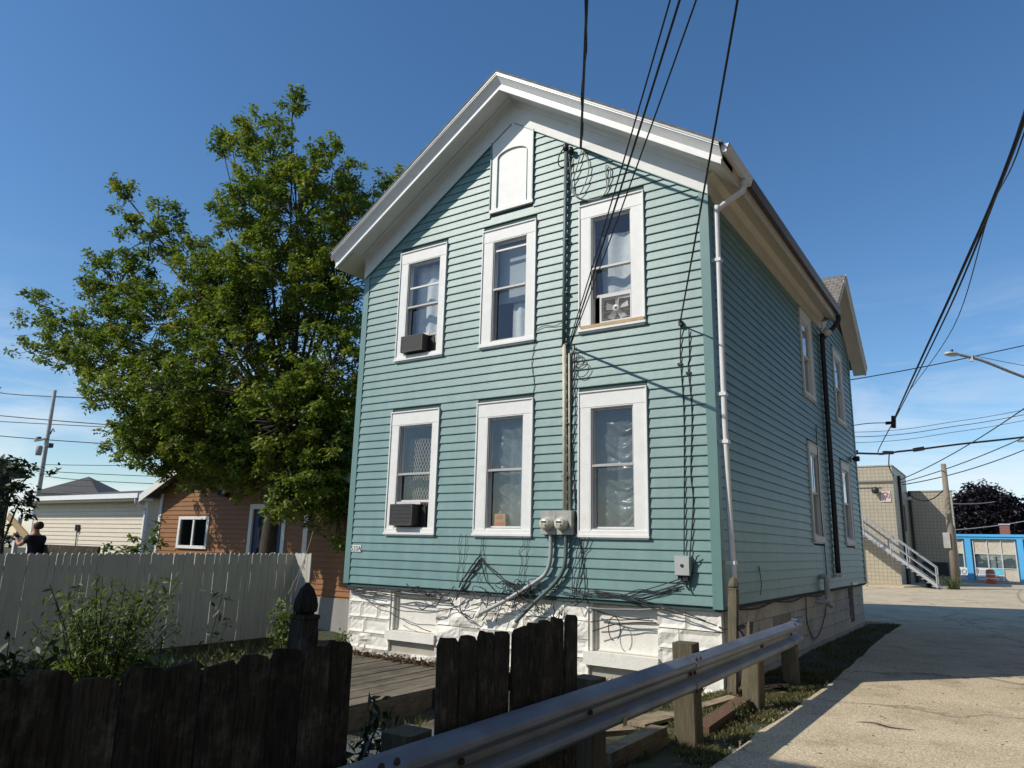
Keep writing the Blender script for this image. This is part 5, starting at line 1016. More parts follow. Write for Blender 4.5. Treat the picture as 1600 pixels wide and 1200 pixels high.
shrub('weed', 'small yellow-green weed peeping over the picket fence', (6.9, -7.65, -0.4), 1.58, 0.06, 5, M['leaf_shrub'], 0.05, 12, 26, 0.4, leafy=0.75, cat='weed')
shrub('weed', 'vine of bright leaves climbing by the acorn post', (-0.1, -1.2, -0.4), 1.05, 0.28, 14, M['leaf_shrub'], 0.10, 13, 26, 0.6, cat='weed')
shrub('weed', 'leafy weed growing in the gap between the dark fences', (6.7, -6.35, -0.5), 1.25, 0.12, 6, M['leaf_dark'], 0.10, 15, 18, 0.4, leafy=0.35, cat='weed', lean=(0.1, 0.12))
shrub('weed', 'low weed by the foundation at the deck corner', (0.35, -0.35, -0.35), 0.45, 0.2, 8, M['leaf_shrub'], 0.07, 16, 16, 0.5, cat='weed')
shrub('weed', 'tiny dry plant on the verge beside the timber', (7.45, -1.55, -0.17), 0.22, 0.07, 7, M['leaf_shrub'], 0.03, 17, 20, 0.4, cat='weed')
mb = MB(); mb.tube([(0.15, -0.9, -0.4), (0.13, -0.88, 0.35)], 0.012, 6); tag(mb.build('stake', mat('grey stake', (0.35, 0.33, 0.30), 0.8)), 'thin grey stake beside the foundation corner', 'stake')
# dry leaves on the deck by the wall
rng = np.random.default_rng(2); P = np.stack([rng.uniform(0.3, 3.3, 1500), -0.27 - np.abs(rng.normal(0, 0.09, 1500)), -0.268 + np.abs(rng.normal(0, 0.03, 1500))], 1)
o = leafobj('leaf_litter', P, 0.055, leafmat('leaf litter', (0.06, 0.025, 0.018), (0.13, 0.07, 0.035), (0.22, 0.16, 0.07), 0.05), None, seed=3, asp=0.6, droop=0); tag(o, 'dry brown leaf litter heaped against the foundation', 'leaves', kind='stuff')

# grass and weeds on the verge
def grass(name, pts, hmin, hmax, m, label, seed):
    rng = np.random.default_rng(seed); n = len(pts); P = np.asarray(pts); a = rng.uniform(0, 6.283, n); h = rng.uniform(hmin, hmax, n); wv = rng.uniform(0.003, 0.007, n)
    dx, dy = np.cos(a), np.sin(a); ln = h * rng.uniform(0.1, 0.9, n)
    b = rng.uniform(0, 6.283, n); V = np.zeros((n, 4, 3)); V[:, 0] = P + np.stack([-dx * wv, -dy * wv, 0 * a], 1); V[:, 1] = P + np.stack([dx * wv, dy * wv, 0 * a], 1)
    mid = P + np.stack([np.cos(b) * ln * 0.4, np.sin(b) * ln * 0.4, h * 0.65], 1); V[:, 2] = mid + np.stack([dx * wv * 0.8, dy * wv * 0.8, 0 * a], 1); V[:, 3] = P + np.stack([np.cos(b) * ln, np.sin(b) * ln, h], 1)
    me = bpy.data.meshes.new(name); idx = np.arange(n) * 4; loops = np.stack([idx, idx + 1, idx + 2, idx, idx + 2, idx + 3], 1).reshape(-1)
    me.vertices.add(n * 4); me.vertices.foreach_set('co', V.reshape(-1).astype(np.float32)); me.loops.add(len(loops)); me.loops.foreach_set('vertex_index', loops.astype(np.int32)); me.polygons.add(n * 2)
    me.polygons.foreach_set('loop_start', (np.arange(n * 2) * 3).astype(np.int32)); me.polygons.foreach_set('loop_total', np.full(n * 2, 3, np.int32))
    at = me.attributes.new('tint', 'FLOAT', 'POINT'); at.data.foreach_set('value', np.repeat(np.clip(rng.normal(0.5, 0.28, n), 0, 1), 4).astype(np.float32)); me.update(); me.validate(); me.materials.append(m)
    return tag(place(name, me), label, 'grass', kind='stuff')
rng = np.random.default_rng(8); pts = []
while len(pts) < 42000:
    y = rng.uniform(-5, 11.6) if rng.random() < 0.35 else rng.uniform(-4.2, 2.2); e = 7.82 if y < 0.5 else 7.82 - 0.22 * sst(0.5, 9, y); x = rng.uniform(6.2 if y < -0.1 else 6.80, e)
    d = noise.noise(Vector((x * 2.1, y * 2.1, 4))) + 0.5 * noise.noise(Vector((x * 6, y * 6, 9)))
    if d < 0.05 + 0.35 * rng.random() - 0.25: continue
    if y > 2.2 and rng.random() < 0.55: continue
    pts.append((x, y, gh(x, y) - 0.005))
grass('grass', pts, 0.015, 0.07, M['grass'], 'short rough grass on the verge around the guard rail posts', 5)
pts = []
for _ in range(9000):
    x = rng.uniform(-1.8, 6.6); y = rng.uniform(-6.8, -0.1)
    if 0.3 < x < 3.5 and y > -3.3: continue
    if noise.noise(Vector((x * 1.2, y * 1.2, 1))) > -0.05: pts.append((x, y, gh(x, y)))
grass('grass', pts, 0.04, 0.22, M['grass'], 'scattered grass in the sunken front yard', 6)
# gravel and litter
mb = MB(); random.seed(77)
for _ in range(420):
    if random.random() < 0.7: x, y = random.gauss(7.62, 0.1), random.uniform(-3.5, 2.0)
    else: x, y = random.uniform(7.0, 7.8), random.uniform(-3, 11)
    s = random.uniform(0.005, 0.018); z = gh(x, y) if x < 7.75 else -0.1
    mb.obox((x, y, z + s * 0.3), s * 1.3, s, s * 0.7, (random.random() * 3, random.random() * 3, random.random() * 3))
tag(mb.build('gravel', mat('gravel stones', (0.27, 0.245, 0.20), 0.9, var=0.35, vscale=20)), 'loose pale gravel along the alley edge', 'gravel', kind='stuff')
mb = MB()
for _ in range(130):
    x, y = random.uniform(7.8, 12), random.uniform(-3.5, 4.0); s = random.uniform(0.004, 0.014); mb.obox((x, y, -0.097), s * random.uniform(1, 3), s, 0.005, (0, 0, random.random() * 3))
tag(mb.build('litter_flecks', M['debris']), 'small dark bits of debris on the sunlit alley', 'debris', kind='stuff')
mb = MB(); mb.tube(bez((8.47, -1.02, -0.093), (8.62, -0.98, -0.085), (8.8, -1.06, -0.09), (9.0, -1.02, -0.09)), [0.002 + 0.004 * math.sin(math.pi * i / 30) for i in range(31)], 6); tag(mb.build('twig', M['bark']), 'dark thin twig lying on the sunlit alley', 'twig')

# ------------------------------------------------------------------ orange house behind the tree
def lapwall(mb, x0, x1, y, z0, z1f, exp, lip=0.02, holes=()):
    z = z0
    while True:
        zt = z + exp
        a0, a1 = x0, x1
        lim = z1f(z)
        if lim is None: break
        a0, a1 = lim
        if a1 - a0 < 0.05: break
        for s0, s1 in segs(a0, a1, holes, z, zt): mb.prism([(s0, y, z), (s0, y - lip, z), (s0, y - lip, z + 0.012), (s0, y - 0.004, zt)], [(s1, y, z), (s1, y - lip, z), (s1, y - lip, z + 0.012), (s1, y - 0.004, zt)])
        z = zt
oh = thing('orange_house', 'small orange clapboard house behind the white fence', 'house', (-5.6, 5, -0.3))
ox0, ox1, oxc = -9.5, -1.55, -5.5
zro = lambda x: 2.86 + 0.44 * (4.0 - abs(x - oxc)) + 0.0
holes_o = [(-8.45, -7.25, 1.36, 2.06), (-5.42, -4.30, -0.3, 2.30)]
mb = MB(); sheet_with_holes(mb, ox0, ox1, 0.35, 2.7, holes_o, lambda m, a, b, c, d: m.box(a, b, 2.001, 2.1, c, d)); mb.prism([(ox0, 2.001, 2.7), (ox1, 2.001, 2.7), (ox1, 2.001, zro(ox1) - 0.1), (oxc, 2.001, zro(oxc) - 0.1), (ox0, 2.001, zro(ox0) - 0.1)], [(ox0, 2.1, 2.7), (ox1, 2.1, 2.7), (ox1, 2.1, zro(ox1) - 0.1), (oxc, 2.1, zro(oxc) - 0.1), (ox0, 2.1, zro(ox0) - 0.1)])
mb.box(ox0, ox0 + 0.1, 2.1, 9, 0.3, 2.8); mb.box(ox1 - 0.1, ox1, 2.1, 9, 0.3, 2.8); mb.box(ox0, ox1, 8.9, 9, 0.3, 4.2); mb.build('wall', M['orange'], oh)
mb = MB(); lapwall(mb, ox0, ox1, 2.0, 0.40, lambda z: (max(ox0, oxc - (4.55 - z) / 0.44), min(ox1, oxc + (4.55 - z) / 0.44)) if z < 4.4 else None, 0.118, holes=[(-8.55, -7.15, 1.28, 2.14), (-5.56, -4.16, -0.3, 2.44)]); o = mb.build('siding_boards', M['orange'], oh); o['kind'] = 'stuff'
mb = MB(); mb.box(ox0, ox1, 1.98, 2.3, -0.5, 0.36); mb.build('foundation', mat('grey block base', (0.30, 0.29, 0.27), 0.9), oh)
mb = MB(); mb.box(ox0 - 0.03, ox0 + 0.09, 1.965, 2.0, 0.36, 2.75); mb.build('corner_board', M['trim'], oh); mb = MB(); mb.box(-3.55, -3.40, 1.96, 2.0, 0.36, 2.6); mb.build('downspout', M['metal_white'], oh)
mb = MB()
for a, b in ((ox0 - 0.45, oxc), (oxc, ox1 + 0.3)): mb.prism([(a, 1.6, zro(a) + 0.06), (a, 9.3, zro(a) + 0.06), (a, 9.3, zro(a)), (a, 1.6, zro(a))], [(b, 1.6, zro(b) + 0.06), (b, 9.3, zro(b) + 0.06), (b, 9.3, zro(b)), (b, 1.6, zro(b))])
orf = mb.build('roof', M['roof_grey'], oh)
mb = MB()
for a, b in ((ox0 - 0.45, oxc), (oxc, ox1 + 0.3)): mb.prism([(a, 1.58, zro(a) + 0.05), (a, 1.60, zro(a) + 0.05), (a, 1.60, zro(a) - 0.16), (a, 1.58, zro(a) - 0.16)], [(b, 1.58, zro(b) + 0.05), (b, 1.60, zro(b) + 0.05), (b, 1.60, zro(b) - 0.16), (b, 1.58, zro(b) - 0.16)])
mb.build('rake_board', M['trim'], orf)
wn = MB(); wn.box(-8.52, -8.43, 1.95, 2.0, 1.30, 2.13); wn.box(-7.27, -7.18, 1.95, 2.0, 1.30, 2.13); wn.box(-8.43, -7.27, 1.95, 2.0, 2.05, 2.13); wn.box(-8.43, -7.27, 1.945, 2.0, 1.30, 1.38); wn.box(-7.88, -7.82, 1.96, 2.0, 1.38, 2.05); wo_ = wn.build('window', M['trim'], oh)
for a, b in ((-8.43, -7.885), (-7.815, -7.27)):
    mb = MB(); mb.box(a, b, 1.985, 1.99, 1.38, 2.05); mb.build('pane', M['glass_side'], wo_)
mb = MB(); mb.box(-5.54, -5.42, 1.95, 2.0, -0.3, 2.42); mb.box(-4.30, -4.18, 1.95, 2.0, -0.3, 2.42); mb.box(-5.42, -4.30, 1.95, 2.0, 2.30, 2.42); mb.build('door_frame', M['trim'], oh)
mb = MB(); mb.box(-5.42, -4.30, 2.02, 2.07, -0.3, 2.30); dd = mb.build('door', M['door_blue'], oh); mb = MB(); mb.box(-5.25, -4.5, 2.012, 2.0195, 1.1, 2.1); mb.build('pane', M['glass_side'], dd); mb = MB(); mb.lathe([(0.03, 0), (0.035, -0.05)], (-4.42, 2.02, 0.8), 'y', 10); mb.build('handle', M['metal_white'], dd)
mb = MB(); mb.box(-6.72, -6.5, 1.88, 1.98, 2.62, 2.74); mb.lathe([(0.05, 0), (0.07, -0.12)], (-6.7, 1.9, 2.72), 'y', 10); mb.lathe([(0.05, 0), (0.07, -0.12)], (-6.5, 1.9, 2.70), 'y', 10); fl2 = mb.build('security_light', M['black']); tag(fl2, 'black twin security light high on the orange gable', 'lamp')

# ------------------------------------------------------------------ cream garage, hip roof beyond, shed at the left edge
cg = thing('garage', 'long cream-sided garage with white gutter beyond the fence', 'garage', (-21.7, 9, -0.2))
mb = MB(); mb.box(-26.3, -17.15, 6.002, 11, -0.2, 3.05); mb.build('wall', M['garage'], cg)
mb = MB(); lapwall(mb, -26.3, -17.15, 6.0, -0.1, lambda z: (-26.3, -17.15) if z < 2.9 else None, 0.165, 0.03); o = mb.build('siding_boards', M['garage'], cg); o['kind'] = 'stuff'
mb = MB(); mb.prism([(-26.9, 5.45, 3.08), (-26.9, 8.5, 3.6), (-26.9, 11.5, 3.1), (-26.9, 11.5, 3.0), (-26.9, 5.45, 3.0)], [(-16.8, 5.45, 3.08), (-16.8, 8.5, 3.6), (-16.8, 11.5, 3.1), (-16.8, 11.5, 3.0), (-16.8, 5.45, 3.0)]); grf = mb.build('roof', M['roof_grey'], cg)
mb = MB(); mb.box(-26.95, -16.75, 5.32, 5.448, 2.98, 3.16); mb.build('gutter', M['metal_white'], cg); mb = MB(); mb.box(-26.6, -16.85, 5.449, 6.0, 2.90, 2.999); mb.build('soffit', M['cream'], cg)
mb = MB(); mb.tube(bez((-16.95, 5.4, 2.95), (-17.0, 5.5, 2.75), (-17.1, 5.9, 2.6), (-17.1, 5.93, 2.2), (-17.1, 5.93, 0)), 0.06, 8); mb.build('downspout', M['metal_white'], cg, True)
mb = MB(); mb.box(-17.3, -17.12, 5.955, 5.999, -0.2, 2.9); mb.box(-26.33, -26.15, 5.955, 5.999, -0.2, 2.9); mb.build('corner_board', M['trim'], cg)
mb = MB(); mb.box(-22.2, -22.1, 5.9, 5.96, 1.75, 2.0); mb.box(-22.0, -21.92, 5.9, 5.96, 1.7, 2.0); mb.tube([(-22.05, 5.93, 1.7), (-21.95, 5.94, 0.5)], 0.02, 5); tag(mb.build('wall_bracket', M['cable']), 'small dark cable bracket on the cream garage wall', 'bracket')
hr = thing('far_house', 'grey hip-roofed house rising behind the cream garage', 'house', (-41.5, 22, -0.2))
mb = MB(); mb.prism([(-45.5, 14.2, -0.2), (-42.2, 16.6, -0.2), (-44.8, 20.5, -0.2), (-48.2, 18.1, -0.2)], [(-45.5, 14.2, 4.35), (-42.2, 16.6, 4.35), (-44.8, 20.5, 4.35), (-48.2, 18.1, 4.35)]); mb.build('wall', M['garage'], hr); mb = MB(); mb.add([(-45.6, 13.8, 4.35), (-41.8, 16.6, 4.35), (-44.7, 20.9, 4.35), (-48.6, 18.1, 4.35), (-45.0, 17.3, 5.75)], [(0, 1, 4), (1, 2, 4), (2, 3, 4), (3, 0, 4), (3, 2, 1, 0)]); mb.build('roof', M['roof_grey'], hr)
sh = thing('shed', 'dark green shed with grey roof at the left edge', 'shed', (-15, -2.5, 0))
mb = MB(); mb.box(-19, -12.75, -5.5, -0.5, -0.2, 3.2); mb.build('wall', M['shed'], sh)
mb = MB(); mb.prism([(-19.4, -5.9, 3.1), (-19.4, -3, 4.3), (-19.4, -0.1, 3.1)], [(-12.45, -5.9, 3.1), (-12.45, -3, 4.3), (-12.45, -0.1, 3.1)]); mb.build('roof', M['roof_grey'], sh)
mb = MB(); lapwall(mb, -12.745, -12.745, 0, 0, lambda z: None, 0.2)
for i in range(15): mb.prism([(-12.75, -5.5, 0.05 + i * 0.2), (-12.725, -5.5, 0.05 + i * 0.2), (-12.748, -5.5, 0.24 + i * 0.2)], [(-12.75, -0.5, 0.05 + i * 0.2), (-12.725, -0.5, 0.05 + i * 0.2), (-12.748, -0.5, 0.24 + i * 0.2)])
o = mb.build('siding_boards', M['shed'], sh); o['kind'] = 'stuff'
mb = MB(); mb.box(-9.75, -9.66, -1.45, -1.36, -0.1, 1.95); tag(mb.build('white_post', M['trim']), 'slim white post beside the person holding a board', 'post')
mb = MB(); mb.box(-9.66, -6.4, -1.15, -1.1, -0.1, 1.34); tag(mb.build('low_fence', M['wood_dark']), 'low dark fence behind the white pickets', 'fence')
make_tree('small_tree', 'leafy sapling in front of the shed at the left edge', (-7.05, -2.75, -0.1), [((-7.05, -2.8, 2.35), (0.55, 0.45, 0.55)), ((-7.4, -3.0, 1.75), (0.5, 0.4, 0.5)), ((-6.75, -2.55, 2.75), (0.33, 0.3, 0.25)), ((-7.05, -2.9, 3.0), (0.3, 0.25, 0.2)), ((-6.8, -2.6, 2.1), (0.25, 0.25, 0.35)), ((-7.4, -2.9, 1.2), (0.4, 0.4, 0.4))], 0.15, M['leaf_dark'], 48, 9, 0.05, (-7.05, -2.78, 1.6), cl_r=0.2, per=26)
make_tree('small_tree', 'green bush between the garage and the orange house', (-6.0, -0.4, -0.2), [((-5.85, -0.4, 1.45), (0.45, 0.4, 0.38)), ((-6.25, -0.65, 1.3), (0.35, 0.3, 0.22)), ((-5.75, -0.25, 0.95), (0.5, 0.4, 0.3))], 0.15, M['leaf_shrub'], 40, 10, 0.04, (-5.95, -0.4, 0.7), cl_r=0.2, per=26)

# person beyond the fence, in black, lifting a board
pe = thing('person', 'person in a black top holding up a board beyond the fence', 'person', (-8.95, -1.3, 0.05))
def skin(name, verts, edges, radii, m, parent, sub=2, root=0):
    me = bpy.data.meshes.new(name); me.from_pydata(verts, edges, []); me.materials.append(m); o = place(name, me, parent)
    md = o.modifiers.new('skin', 'SKIN'); md.use_smooth_shade = True
    for i, r in enumerate(radii): me.skin_vertices[0].data[i].radius = r if isinstance(r, tuple) else (r, r)
    me.skin_vertices[0].data[root].use_root = True
    s = o.modifiers.new('sub', 'SUBSURF'); s.levels = sub; s.render_levels = sub; return o
px, py, pz = -8.95, -1.3, 0.05
def pp(f, s, z): return (px - 0.92 * f + 0.39 * s, py - 0.39 * f - 0.92 * s, pz + z)   # f forward, s to the person's left... facing away to the left
bv = [pp(0, 0, 0.95), pp(0.0, 0, 1.18), pp(0.02, 0, 1.42), pp(0.03, 0, 1.54), pp(0.06, 0, 1.66), pp(0.07, 0, 1.76),
      pp(0.02, 0.19, 1.43), pp(0.20, 0.24, 1.26), pp(0.42, 0.17, 1.46), pp(0.02, -0.19, 1.43), pp(0.18, -0.25, 1.28), pp(0.40, -0.16, 1.50),
      pp(0, 0.10, 0.88), pp(0.04, 0.11, 0.50), pp(0.0, 0.11, 0.06), pp(0.14, 0.11, 0.02), pp(0, -0.10, 0.88), pp(0.0, -0.11, 0.50), pp(-0.03, -0.11, 0.06), pp(0.11, -0.11, 0.02)]
be = [(0, 1), (1, 2), (2, 3), (3, 4), (4, 5), (2, 6), (6, 7), (7, 8), (2, 9), (9, 10), (10, 11), (0, 12), (12, 13), (13, 14), (14, 15), (0, 16), (16, 17), (17, 18), (18, 19)]
br_ = [(0.17, 0.12), (0.15, 0.11), (0.17, 0.11), 0.058, (0.085, 0.10), (0.07, 0.085), 0.075, 0.05, 0.035, 0.075, 0.05, 0.035, 0.085, 0.06, 0.045, 0.04, 0.085, 0.06, 0.045, 0.04]
body = skin('body', bv, be, br_, M['skin'], pe)
sv = [pp(0, 0, 0.86), pp(0.0, 0, 1.0), pp(0.0, 0, 1.2), pp(0.02, 0, 1.40), pp(0.025, 0, 1.49), pp(0.02, 0.2, 1.42), pp(0.11, 0.235, 1.33), pp(0.02, -0.2, 1.42), pp(0.10, -0.235, 1.33)]
skin('shirt', sv, [(0, 1), (1, 2), (2, 3), (3, 4), (3, 5), (5, 6), (3, 7), (7, 8)], [(0.20, 0.15), (0.19, 0.14), (0.185, 0.14), (0.195, 0.135), 0.085, 0.10, 0.075, 0.10, 0.075], M['shirt'], pe)
skin('trousers', [pp(0, 0, 0.93), pp(0, 0.10, 0.84), pp(0.04, 0.11, 0.50), pp(0.0, 0.11, 0.1), pp(0, -0.10, 0.84), pp(0.0, -0.11, 0.50), pp(-0.03, -0.11, 0.1)], [(0, 1), (1, 2), (2, 3), (0, 4), (4, 5), (5, 6)], [(0.18, 0.14), 0.11, 0.085, 0.075, 0.11, 0.085, 0.075], M['trousers'], pe)
hv = [pp(0.03, 0, 1.80), pp(-0.02, 0, 1.72), pp(-0.035, 0, 1.62)]; skin('hair', hv, [(0, 1), (1, 2)], [(0.10, 0.105), (0.125, 0.12), (0.10, 0.09)], M['hair'], pe)
for s in (-1, 1):
    mb = MB(); base = Vector(pp(0.42, 0.165 * s, 1.48))
    for k_ in range(4): mb.tube([base + Vector((0, 0, 0.02 * k_ - 0.03)), base + Vector((-0.06, -0.03, 0.02 * k_ - 0.02)), base + Vector((-0.075, -0.0, 0.02 * k_ + 0.0))], 0.009, 6)
    mb.tube([base, base + Vector((-0.02, -0.01, 0.05)), base + Vector((-0.04, -0.02, 0.065))], 0.010, 6); mb.build('hand', M['skin'], pe, True)
mb = MB(); mb.obox((-9.42, -1.52, 1.72), 0.95, 0.04, 0.16, (R(8), R(33), R(14))); tag(mb.build('held_board', M['raw_wood']), 'tan board lifted by the person in black', 'board')

# ------------------------------------------------------------------ utility pole and lines at the left
lp = thing('utility_pole', 'leaning grey utility pole behind the cream garage', 'utility pole', (-28.0, 6.9, -0.2))
mb = MB(); mb.tube([(-28.2, 12.0, -0.2), (-26.6, 6.2, 8.15)], [0.2, 0.14], 10) if False else mb.tube([(-28.5, 7.05, -0.2), (-26.5, 6.14, 8.2)], [0.12, 0.08], 10); mb.build('pole', M['pole_pale'], lp, True)
mb = MB(); mb.lathe([(0.12, -0.2), (0.14, 0), (0.14, 0.2), (0.08, 0.25)], (-27.0, 6.1, 5.35), 'z', 12); mb.build('transformer', M['pole_pale'], lp, True)
mb = MB(); mb.obox((-27.2, 6.2, 5.9), 0.7, 0.08, 0.08, (0, R(-8), R(20))); mb.build('crossarm', M['pole'], lp)
mb = MB(); mb.obox((-26.5, 6.3, 5.6), 0.3, 0.2, 0.2); mb.obox((-27.45, 6.2, 6.0), 0.25, 0.12, 0.1); mb.tube(bez((-26.4, 6.2, 6.1), (-26.2, 6.2, 6.35), (-26.05, 6.2, 6.2)), 0.03, 6); mb.build('fittings', M['black'], lp)
LW = [((-35.4, 7.2, 9.45), (-26.6, 6.2, 7.9), (-10, 22, 8.6)), ((-36, 0, 7.6), (-20.3, 6.0, 6.06), (-6, 11.8, 5.3)), ((-50, 4, 8.7), (-35.4, 13.7, 8.16), (-15, 27, 7.6)), ((-40, 3, 7.2), (-29.5, 9.5, 6.32), (-8, 22, 5.6)), ((-50.2, 16.5, 6.75), (-43.7, 20.8, 6.84), (-20, 36, 7.2)), ((-44.8, 14.3, 5.5), (-39.4, 18, 5.19), (-15, 34, 4.8)), ((-48, 13, 6.0), (-39, 19.5, 5.75), (-15, 36, 5.6))]
for i, (a, b, c) in enumerate(LW):
    mb = MB(); mb.tube(bez(a, b, c, n=8), 0.025 if i != 1 else 0.022, 5)
    tag(mb.build('power_line', M['cable']), ['topmost', 'second', 'third', 'fourth', 'fifth', 'lowest', 'next to lowest'][i] + ' of the power lines left of the big tree', 'power line', 'power lines at the left')

# ------------------------------------------------------------------ tan block building, stairs, poles
bb = thing('block_building', 'tan glazed-block building at the end of the alley', 'building', (0, 42, -0.1))
mb = MB(); mb.box(-9, 4.9, 37, 44, -0.2, 6.55); mb.build('wall', M['tile'], bb)
mb = MB(); mb.box(-9, 7.36, 44.002, 44.6, -0.2, 5.58); tag(mb.build('wall', M['tile'], bb), 'lower rear block half in shadow')
mb = MB(); mb.box(-9.05, 4.95, 36.95, 44.0, 6.551, 6.62); mb.box(4.951, 7.41, 43.95, 44.65, 5.581, 5.65); mb.build('coping', M['pole_pale'], bb)
mb = MB(); mb.box(-9, 4.91, 36.96, 36.999, 5.58, 5.70); mb.box(-9, 4.3, 36.97, 36.999, 5.30, 5.36); mb.build('band', mat('dark band', (0.12, 0.10, 0.085), 0.8), bb)
mb = MB(); mb.tube([(4.98, 39.4, -0.1), (4.98, 39.4, 6.2)], 0.09, 8); mb.build('downpipe', M['black'], bb); mb = MB(); mb.tube([(5.05, 43.9, -0.1), (5.05, 43.9, 5.6)], 0.07, 8); mb.build('downpipe', M['black'], bb)
mb = MB(); mb.box(4.9005, 4.93, 41.2, 41.7, 3.0, 4.6); mb.build('slot_window', M['black'], bb)
mb = MB(); mb.box(4.9005, 4.95, 40.3, 41.2, -0.1, 2.0); mb.build('door', mat('dark steel door', (0.06, 0.06, 0.06), 0.6), bb)
mb = MB(); mb.box(5.4, 6.8, 43.9, 44.0, 0.4, 1.2); mb.build('service_box', M['shed'], bb)
mb = MB(); mb.box(4.95, 5.15, 40.6, 40.75, 5.0, 5.15); mb.lathe([(0.07, 0), (0.1, 0.2), (0.1, 0.3)], (5.1, 40.65, 4.95), 'x', 10); cm_ = mb.build('security_camera', M['plastic_white']); tag(cm_, 'white security camera on the shaded side of the block building', 'camera')
gf = thing('graffiti_panel', 'pale pink panel with red scrawl high on the block wall', 'panel', (4.4, 36.98, 4.8))
mb = MB(); mb.box(4.22, 4.72, 36.95, 36.995, 4.52, 5.12); mb.build('sheet', mat('pink sheet', (0.66, 0.56, 0.53), 0.8, var=0.1), gf)
mb = MB(); mb.tube(bez((4.3, 36.94, 5.0), (4.55, 36.94, 5.02), (4.4, 36.94, 4.6), n=6), 0.028, 5); mb.tube([(4.6 + 0.06 * math.cos(q), 36.94, 4.86 + 0.13 * math.sin(q)) for q in np.linspace(0, 6.3, 14)], 0.022, 5); mb.build('scrawl', mat('faded red', (0.42, 0.20, 0.19), 0.8), gf)
mb = MB(); mb.lathe([(0.05, 0), (0.16, -0.1), (0.2, -0.3), (0.1, -0.36)], (4.0, 36.9, 5.15), 'y', 12); tag(mb.build('wall_lamp', M['black'], None, True), 'dark round lamp on the tan block wall', 'lamp')
st = thing('outdoor_stairs', 'grey steel outdoor stairs climbing the tan block building', 'stairs', (5, 35.5, -0.1))
S0, S1 = Vector((6.75, 0, -0.05)), Vector((1.5, 0, 4.25)); dS = S1 - S0
for yy in (34.75, 35.85):
    mb = MB(); n_ = Vector((-dS.z, 0, dS.x)).normalized() * -0.16
    mb.prism([(S0.x, yy, S0.z), (S0.x, yy + 0.05, S0.z), (S0.x + n_.x, yy + 0.05, S0.z + n_.z + 0.0), (S0.x + n_.x, yy, S0.z + n_.z)], [(S1.x, yy, S1.z), (S1.x, yy + 0.05, S1.z), (S1.x + n_.x, yy + 0.05, S1.z + n_.z), (S1.x + n_.x, yy, S1.z + n_.z)]); mb.build('stringer', M['steel'], st)
    for hh in (0.95, 0.50):
        mb = MB(); mb.tube([S0 + Vector((0, yy, hh + 0.1)), S1 + Vector((0, yy, hh + 0.1))], 0.03, 6); mb.build('handrail', M['steel'], st)
    for k_ in (0.0, 0.24, 0.38, 0.62, 0.85, 1.0):
        p = S0 + dS * k_ + Vector((0, yy, 0)); mb = MB(); mb.tube([p, p + Vector((0, 0, 1.05))], 0.032, 6); mb.build('baluster', M['steel'], st)
for k_ in range(24):
    p = S0 + dS * ((k_ + 0.5) / 24); mb = MB(); mb.box(p.x - 0.14, p.x + 0.14, 34.8, 35.85, p.z - 0.02, p.z + 0.02); mb.build('tread', M['steel'], st)
mb = MB(); mb.box(-1.5, 1.5, 34.75, 36.95, 4.18, 4.28); mb.build('landing', M['steel'], st)
for xx in (-1.4, 1.4):
    mb = MB(); mb.box(xx - 0.05, xx + 0.05, 34.8, 34.9, -0.1, 4.18); mb.build('leg', M['steel'], st)
up = thing('utility_pole', 'bare wooden pole standing beside the tan block building', 'utility pole', (7.48, 36, -0.1))
mb = MB(); mb.tube([(7.50, 36, -0.2), (7.52, 36, 3.0), (7.52, 36, 6.45)], [0.19, 0.17, 0.13], 10); mb.build('pole', M['pole'], up, True); mb = MB(); mb.obox((7.32, 35.84, 2.4), 0.32, 0.2, 0.8); mb.build('cabinet', M['pole_pale'], up)
wire('cable', sag((5.0, 43.9, 5.45), (7.45, 36.2, 5.15), 0.55), 0.03, 'cable sagging from the block building to the bare pole', group='far cables')
shrub('weed', 'weeds growing at the foot of the bare pole', (7.3, 35.6, -0.1), 0.6, 0.7, 22, M['leaf_shrub'], 0.12, 23, 20, 0.4, cat='weed', leafy=0.05)
shrub('weed', 'weeds at the foot of the stairs', (6.3, 36.4, -0.1), 0.8, 0.8, 22, M['leaf_dark'], 0.14, 24, 20, 0.4, cat='weed', leafy=0.05)
mb = MB(); mb.lathe([(0.16, 0), (0.16, 0.03), (0.09, 0.05), (0.06, 0.35), (0.03, 0.6), (0.02, 0.62)], (3.25, 35.6, 0.03), 'z', 12); tag(mb.build('traffic_cone', mat('faded cone', (0.55, 0.20, 0.10), 0.6), None, True), 'faded orange traffic cone below the outdoor stairs', 'cone')

